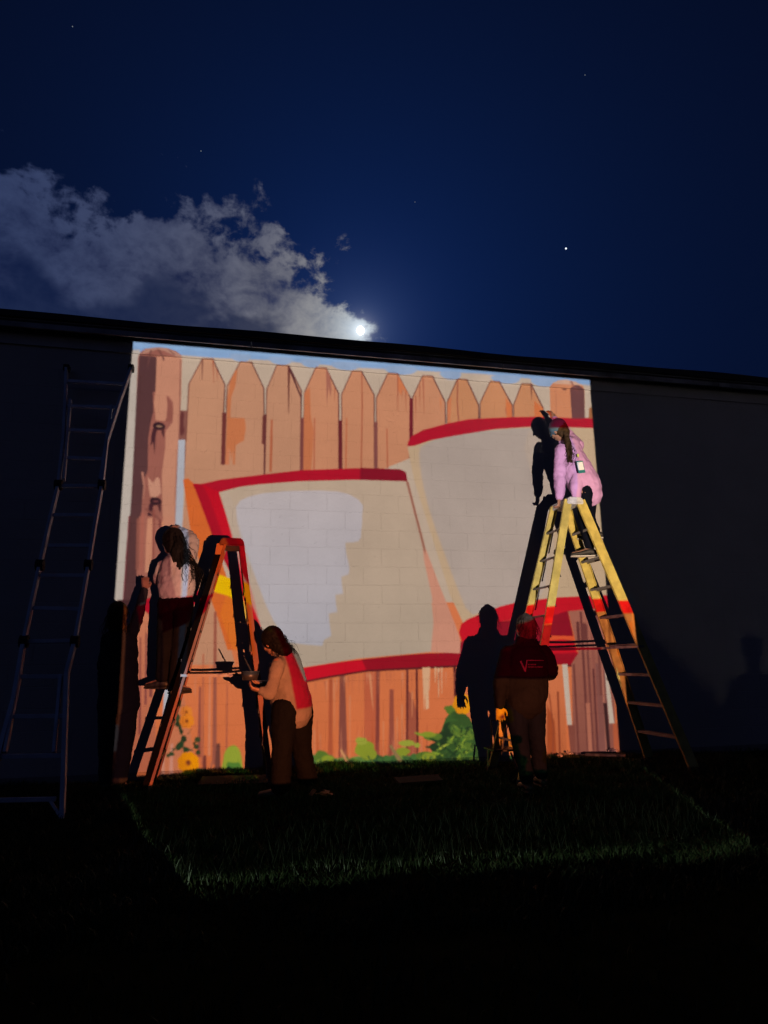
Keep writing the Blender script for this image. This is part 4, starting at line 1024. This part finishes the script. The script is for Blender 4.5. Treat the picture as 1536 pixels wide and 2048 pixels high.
hb = MB(); hb.loft(smooth_path(pt, 2), list(np.interp(np.linspace(0, 1, 17), [0, .15, .5, 1], [.014, .030, .038, .012])), list(np.interp(np.linspace(0, 1, 17), [0, .15, .5, 1], [.014, .024, .028, .010])), (1, 0, 0), 12)
ho = hb.fuse('ponytail', M_HBROWN, bA, .006, 2, .02, .03)
sb = MB(); strands(sb, [pt[1], pt[2], pt[1]], [(pt[3]-pt[1]).normalized()]*3, 60, .24, .0035, .022, 3, .15); sb.build('loose_hair', M_HBROWN, bA, True)
hair_cap(bA, 'hair', M_HBROWN, hc+RA @ V((0, 0, -.012)), RA, .93, low=.01)
# lanyard slung over the back, card holder
ly = [at(1133, 881, -1.02), at(1146, 893, -1.06), at(1155, 906, -1.09), at(1158, 919, -1.10)]
MB().loft(smooth_path(ly, 1), .008, .0015, (.3, 1, 0), 6, False).build('lanyard', mat('grey_ribbon', (.35, .36, .42), .6), bA)
MB().box(at(1156, 911, -1.105), (.011, .003, .018)).build('lanyard_clip', mat('yellow_clip', (.6, .62, .15), .5), bA, bevel=.003)
cR = Matrix.Rotation(radians(-9), 3, 'Y')
hd = MB().box(at(1161.5, 934, -1.115), (.040, .0025, .067), cR).build('badge_holder', mat('teal_badge', (.02, .17, .20), .4), bA, bevel=.004)
cdd = MB().box(at(1161, 932, -1.120)+V((0, 0, 0)), (.033, .0022, .044), cR).build('badge_card', mat('white_card', (.72, .78, .86), .5), bA)

# --- standing helper seen from behind, right
J = dict(head=at(1050, 1257, -1.6), nec=at(1051, 1284, -1.6), sL=at(1015, 1303, -1.58), sR=at(1089, 1303, -1.62), che=at(1052, 1320, -1.6), wai=at(1051, 1366, -1.6), pel=at(1050, 1402, -1.6),
         eL=at(1002, 1362, -1.60), wL=at(998, 1412, -1.66), eR=at(1105, 1345, -1.62), wR=at(1070, 1350, -1.36),
         hL=at(1032, 1412, -1.6), hR=at(1070, 1412, -1.6), kL=at(1040, 1486, -1.63), kR=at(1074, 1482, -1.56), aL=at(1055, 1563, -1.66), aR=at(1083, 1552, -1.52),
         tL=V((.01, .18, 0)), tR=V((.03, .18, 0)))
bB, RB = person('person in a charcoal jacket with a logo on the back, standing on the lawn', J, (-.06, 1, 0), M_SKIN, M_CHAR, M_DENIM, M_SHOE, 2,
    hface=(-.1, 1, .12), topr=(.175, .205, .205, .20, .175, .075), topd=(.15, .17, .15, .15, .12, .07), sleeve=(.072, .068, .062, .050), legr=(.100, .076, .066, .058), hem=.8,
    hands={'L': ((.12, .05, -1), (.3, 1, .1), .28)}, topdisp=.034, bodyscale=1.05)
def ex(b): b.ell(J['head']+RB @ V((-.012, -.035, .105)), (.045, .042, .038), RB); b.ell(J['head']+RB @ V((0, -.03, -.07)), (.075, .055, .05), RB)
hair_cap(bB, 'hair', M_HGREY, J['head'], RB, 1.03, extra=ex, low=.02)
sb = MB(); strands(sb, [J['head']+RB @ V((x_, -.06, .09)) for x_ in (-.05, -.02, .02, .05)], [V((x_*6, -.4, -1)).normalized() for x_ in (-.05, -.02, .02, .05)], 90, .17, .003, .012, 8, .3); sb.build('loose_hair', M_HGREY, bB, True)
co = MB(); co.loft([J['nec']+V((0, -.03, -.055)), J['nec']+V((0, -.02, .0)), J['nec']+V((0, -.005, .045))], [.125, .108, .082], [.085, .085, .075], (1, 0, 0), 18, False); co.fuse('collar', M_CHAR, bB, .008, 3, .012, .05)
# printed mark on the back: a tall V whose right arm runs out into a long top line, two small lines of lettering under it
logo_m = mat('red_print', (0.12, 0.09, 0.09), .6)
lg = MB()
from mathutils.bvhtree import BVHTree
topobj = [c for c in bB.children if c.name.startswith('top')][0]
bvh = BVHTree.FromObject(topobj, bpy.context.evaluated_depsgraph_get())
# the garment mesh is stored in world space (its parent inverse cancels the empty), so cast there
def stick(px, py, lift=.004):
    d = ray(px, py).normalized(); h, n_, i_, q3 = bvh.ray_cast(V((0, -CAM_D, CAM_H)), d)
    return (h-d*lift) if h else at(px, py, -1.77)
def ink(pts, w):
    pts2 = []
    for a, b in zip(pts, pts[1:]):
        for k in range(6): pts2.append((a[0]+(b[0]-a[0])*k/6, a[1]+(b[1]-a[1])*k/6))
    pts2.append(pts[-1])
    P3 = [stick(*p) for p in pts2]
    n = len(P3)
    for i in range(n-1):
        t_ = (P3[i+1]-P3[i]); u_ = t_.cross(V((0, 1, 0))).normalized()*w/2
        lg.add([P3[i]-u_, P3[i]+u_, P3[i+1]+u_, P3[i+1]-u_], [(0, 1, 2, 3)])
ink([(1041, 1322), (1050.5, 1342)], .016); ink([(1050.5, 1343.5), (1054, 1320.5)], .011); ink([(1054, 1320.5), (1088, 1321)], .0055)
for k, (yy_, x0_, x1_) in enumerate(((1329, 1056, 1072), (1334, 1056, 1085))):
    x_ = x0_; r9 = random.Random(k)
    while x_ < x1_:
        wv_ = r9.uniform(1.3, 2.4); ink([(x_, yy_-1.1), (x_+wv_*.3, yy_+1.1), (x_+wv_, yy_-1.0)], .0035); x_ += wv_+.9
lg.build('back_print', logo_m, bB)

# --- bending helper in a pale knit top
J = dict(head=at(545, 1284, -1.20), nec=at(561, 1303, -1.20), sL=at(556, 1326, -1.36), sR=at(588, 1318, -1.04), che=at(569, 1335, -1.2), wai=at(577, 1376, -1.2), pel=at(584, 1414, -1.2),
         eL=at(541, 1388, -1.42), wL=at(523, 1382, -1.42), eR=at(560, 1380, -.98), wR=at(526, 1366, -1.10),
         hL=at(570, 1424, -1.29), hR=at(601, 1422, -1.12), kL=at(564, 1496, -1.31), kR=at(602, 1492, -1.06), aL=at(561, 1576, -1.30), aR=at(618, 1568, -1.0),
         tL=V((-.16, .08, 0)), tR=V((-.14, .1, 0)))
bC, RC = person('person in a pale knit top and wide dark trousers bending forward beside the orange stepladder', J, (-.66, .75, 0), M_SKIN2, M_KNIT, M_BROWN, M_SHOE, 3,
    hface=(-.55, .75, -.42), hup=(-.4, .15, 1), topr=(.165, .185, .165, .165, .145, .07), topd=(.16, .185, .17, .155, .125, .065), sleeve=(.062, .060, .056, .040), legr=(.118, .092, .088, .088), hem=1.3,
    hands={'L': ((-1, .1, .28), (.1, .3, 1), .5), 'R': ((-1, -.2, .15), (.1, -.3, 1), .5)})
hc = J['head']
def ex(b): b.ell(hc+RC @ V((0, -.06, -.05)), (.085, .07, .09), RC); b.ell(hc+RC @ V((.01, -.09, -.12)), (.075, .055, .07), RC)
hair_cap(bC, 'hair', M_HBLACK, hc, RC, 1.06, extra=ex)
sb = MB(); strands(sb, [hc+RC @ V((x_, -.07, .04)) for x_ in (-.06, -.02, .03, .06)], [V((.55, -.05, -.8)), V((.8, 0, -.45)), V((.5, .1, -.9)), V((.2, -.2, -1))], 150, .27, .0032, .03, 5, .35); sb.build('loose_hair', M_HBLACK, bC, True)

# --- helper in white on the orange stepladder
J = dict(head=at(343, 1085, -0.44), nec=at(350, 1108, -0.46), sL=at(328, 1129, -0.42), sR=at(378, 1122, -0.54), che=at(354, 1138, -0.49), wai=at(353, 1172, -0.50), pel=at(351, 1203, -0.50),
         eL=at(318, 1162, -0.32), wL=at(330, 1150, -0.12), eR=at(388, 1083, -0.42), wR=at(357, 1060, -0.20),
         hL=at(335, 1212, -0.48), hR=at(367, 1212, -0.54), kL=at(331, 1288, -0.58), kR=at(361, 1286, -0.62), aL=at(325, 1358, -0.54), aR=at(350, 1368, -0.63),
         tL=V((-.14, .07, 0)), tR=V((.12, .10, 0)))
bD, RD = person('person with long dark curls in a loose white shirt standing on the orange stepladder', J, (-.35, .93, 0), M_SKIN, M_WHITE, M_TROU, M_SHOE, 4,
    hface=(-.6, .8, .1), topr=(.13, .175, .195, .185, .155, .07), topd=(.10, .13, .14, .13, .11, .065), sleeve=(.062, .066, .066, .042), legr=(.098, .080, .074, .068), hem=.2,
    hands={'R': ((-.75, .5, .35), (-.2, .8, -.2), .3)}, topdisp=.045)
hc = J['head']
def ex(b): b.ell(hc+RD @ V((.05, -.06, -.05)), (.085, .07, .12), RD); b.ell(hc+V((.085, -.13, -.13)), (.075, .05, .14)); b.ell(hc+V((.115, -.15, -.27)), (.055, .04, .11))
hair_cap(bD, 'hair', M_HBLACK, hc, RD, 1.16, extra=ex)
sb = MB(); strands(sb, [hc+V((.04, -.12, .06)), hc+V((.08, -.13, 0)), hc+V((.10, -.13, -.06)), hc+V((.12, -.13, -.14))], [V((.55, -.12, -.9)), V((.5, -.1, -1)), V((.28, 0, -1)), V((.8, -.05, -.7))], 260, .40, .0036, .035, 6, .5); sb.build('loose_hair', M_HBLACK, bD, True)

# --- helper in black at the left edge of the light
J = dict(head=at(237, 1231, -0.56), nec=at(238, 1259, -0.56), sL=at(216, 1279, -0.56), sR=at(260, 1274, -0.56), che=at(238, 1296, -0.56), wai=at(239, 1345, -0.56), pel=at(238, 1388, -0.56),
         eL=at(205, 1336, -0.58), wL=at(205, 1388, -0.58), eR=at(277, 1232, -0.48), wR=at(289, 1178, -0.38),
         hL=at(222, 1398, -0.56), hR=at(254, 1398, -0.56), kL=at(219, 1476, -0.56), kR=at(247, 1476, -0.56), aL=at(214, 1562, -0.56), aR=at(238, 1564, -0.60),
         tL=V((-.03, .18, 0)), tR=V((.03, .18, 0)))
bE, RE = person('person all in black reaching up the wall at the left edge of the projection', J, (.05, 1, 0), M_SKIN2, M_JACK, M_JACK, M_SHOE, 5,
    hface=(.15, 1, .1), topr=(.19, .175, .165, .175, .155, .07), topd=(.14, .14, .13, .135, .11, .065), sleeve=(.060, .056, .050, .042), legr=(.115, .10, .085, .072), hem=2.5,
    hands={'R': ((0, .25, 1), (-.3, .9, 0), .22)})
def ex(b): b.ell(J['head']+RE @ V((0, -.05, -.09)), (.085, .055, .09), RE)
hair_cap(bE, 'hair', M_HBROWN, J['head'], RE, 1.04, extra=ex, low=.02)
sb = MB(); strands(sb, [J['head']+RE @ V((x_, -.07, .06)) for x_ in (-.05, 0, .05)], [V((x_*4, -.25, -1)).normalized() for x_ in (-.05, 0, .05)], 90, .24, .003, .015, 9, .3); sb.build('loose_hair', M_HBROWN, bE, True)

# --- onlooker beside the projector, behind the camera: the street lamp throws this figure's soft shadow on the far right of the wall
o_ = V((4.74, -9.0, 0.0)); q_ = lambda x, y, z: o_+V((x, y, z))
J = dict(head=q_(0, 0, 1.64), nec=q_(0, 0, 1.47), sL=q_(-.19, 0, 1.40), sR=q_(.19, 0, 1.40), che=q_(0, 0, 1.28), wai=q_(0, 0, 1.08), pel=q_(0, 0, .93),
         eL=q_(-.26, -.02, 1.13), wL=q_(-.25, .06, .90), eR=q_(.26, -.02, 1.13), wR=q_(.25, .06, .90), hL=q_(-.09, 0, .90), hR=q_(.09, 0, .90), kL=q_(-.10, .02, .50), kR=q_(.10, .02, .50),
         aL=q_(-.11, 0, .11), aR=q_(.11, 0, .11), tL=V((-.02, .18, 0)), tR=V((.02, .18, 0)))
bO, RO = person('onlooker in dark clothes standing beside the projector, behind the camera', J, (0, 1, 0), M_SKIN, M_CHAR, M_TROU, M_SHOE, 6)
hair_cap(bO, 'hair', M_HBROWN, J['head'], RO, 1.03)
# ------------------------------------------------------------------ small things on the lawn
M_BOARD = mat('weathered_board', (0.028, 0.018, 0.014), 0.95, 0, 0.5, 30, 0.3, 6)
def board(label, c, size, rz, m=M_BOARD, tilt=0.0):
    z = gz(c[0], c[1])+size[2]+0.035
    R = Matrix.Rotation(rz, 3, 'Z') @ Matrix.Rotation(tilt, 3, 'X')
    b = MB(); b.box((0, 0, 0), (size[0]/2, size[1]/2, size[2]/2), R); o = b.build('board', m, None, bevel=.003); o.location = (c[0], c[1], z)
    tag(o, label, 'board'); return o
g_ = lambda px, py, Y: at(px, py, Y)
p = at(835, 1573, -1.15); board('flat brown board lying in the grass in front of the painted greenery', (p.x, -1.2), (0.42, 0.13, .02), .08, tilt=.25)
p = at(1225, 1530, -.4); board('grey plank at the foot of the wall by the right edge of the projection', (p.x-.02, -.30), (0.42, 0.10, .025), -.62, mat('grey_plank', (.07, .06, .055), .9, 0, .5, 30, .3))
p = at(470, 1562, -.9); board('dark sheet lying in the grass between the orange stepladder and the bending person', (p.x, -.75), (0.62, 0.26, .012), -.12, mat('dull_sheet', (.010, .010, .009), .95, 0, .3), tilt=.12)
def litter(name, label, px, py, Y, r, m, cat, seed):
    p = at(px, py, Y); rr = random.Random(seed); b = MB()
    for i in range(7):
        c = V((rr.uniform(-r, r), rr.uniform(-r*.5, r*.5), rr.uniform(0, r*.5))); R = Matrix.Rotation(rr.uniform(0, 6), 3, 'Z') @ Matrix.Rotation(rr.uniform(-1, 1), 3, 'X')
        w = r*rr.uniform(.35, .7); h = w*rr.uniform(.4, .8)
        vs = [c+R @ V(q_) for q_ in ((-w, -h, 0), (0, -h*1.1, .3*w), (w, -h*.6, 0), (w*.8, h, .2*w), (0, h*.8, -.1*w), (-w, h*.9, .25*w), (0, 0, .35*w))]
        b.add(vs, [(0, 1, 6), (1, 2, 6), (2, 3, 6), (3, 4, 6), (4, 5, 6), (5, 0, 6)])
    o = b.build(name, m); o.location = (p.x, Y, gz(p.x, Y)+.055); tag(o, label, cat)
M_PAP = mat('crumpled_paper', (.62, .62, .66), .7, 0, .3, 40); M_LEAF = mat('dry_leaf', (.30, .13, .05), .8, 0, .4, 40, .3)
litter('paper_scrap', 'crumpled pale paper at the wall foot left of the right gate post', 1146, 1519, -.12, .05, M_PAP, 'paper', 1)
litter('paper_scrap', 'crumpled pale paper at the bottom right corner of the projection', 1229, 1518, -.10, .05, M_PAP, 'paper', 2)
litter('paper_scrap', 'small pale scrap in the grass under the board edge, left of the other crumpled papers', 1122, 1524, -.2, .035, M_PAP, 'paper', 4)
litter('leaf_litter', 'little heap of dry brown leaves in the grass in front of the bending person', 642, 1592, -1.55, .075, M_LEAF, 'leaves', 3)
# folding step stool between the standing helper and the wall
st = thing('step_stool', 'small black folding step stool at the wall, just left of the standing person', 'stool', tuple(at(1008, 1548, -1.05)))
M_STB = mat('black_tube', (.06, .055, .05), .4, .5)
def stp(px, py, Y): return at(px, py, Y)
A1, A2, A3, A4 = stp(976, 1500, -.62), stp(1022, 1506, -.62), stp(984, 1496, -.36), stp(1028, 1500, -.36)
zf = lambda p: V((p[0], p[1], gz(p[0], p[1])+.01))
B1, B2, B3, B4 = zf((A1.x-.05, -.72)), zf((A2.x+.03, -.72)), zf((A3.x-.04, -.24)), zf((A4.x+.05, -.24))
for a, b in ((A1, B1), (A2, B2), (A3, B3), (A4, B4)): MB().tube([a, b], .010, 8).build('leg', M_STB, st, True)
MB().box((A1+A4)/2+V((0, 0, .01)), ((A2-A1).length/2+.015, .14, .010)).build('seat', M_STB, st, bevel=.005)
hoop = [A3, A3+V((.01, .01, .28)), A4+V((-.01, .01, .28)), A4]
MB().tube(hoop, .009, 8).build('handle', M_STB, st, True)
# paint tub held by the bending helper
tb = thing('paint_tub', 'small dark paint tub held out by the bending person', 'paint tub', tuple(at(500, 1352, -1.34)))
c = at(500, 1352, -1.34)
MB().loft([c+V((0, 0, -.035)), c+V((0, 0, .035))], [.062, .078], [.062, .078], (1, 0, 0), 22, False).build('tub_body', mat('tub_plastic', (.03, .03, .035), .4), tb, True)
MB().loft([c+V((0, 0, .034)), c+V((0, 0, .041))], .082, .082, (1, 0, 0), 22, False).build('rim', mat('tub_plastic', (.03, .03, .035), .4), tb, True)
MB().tube([c+V((.02, 0, .02)), c+V((-.05, -.02, .15))], .006, 8).build('brush_handle', M_BOARD, tb, True)
# ------------------------------------------------------------------ projector on its stand, out of view beside the camera
pr = thing('projector', 'black projector on a folding stand throwing the picture on the wall', 'projector', (PROJ.x, PROJ.y, 0))
M_PJ = mat('projector_shell', (.03, .03, .032), .45)
MB().box((PROJ.x+.08, PROJ.y-.20, PROJ.z), (.19, .14, .055)).build('case', M_PJ, pr, bevel=.012)
MB().loft([V((PROJ.x, PROJ.y-.06, PROJ.z)), V((PROJ.x, PROJ.y-.025, PROJ.z))], .035, .035, (1, 0, 0), 20, False).build('lens_barrel', M_PJ, pr, True)
MB().box((PROJ.x+.08, PROJ.y-.20, PROJ.z-.07), (.24, .18, .012)).build('shelf', M_PJ, pr)
for sx, sy in ((-1, -1), (1, -1), (1, 1), (-1, 1)): MB().tube([(PROJ.x+.08+sx*.2, PROJ.y-.2+sy*.15, PROJ.z-.08), (PROJ.x+.08+sx*.26, PROJ.y-.2+sy*.2, 0.01)], .012).build('leg', M_PJ, pr, True)
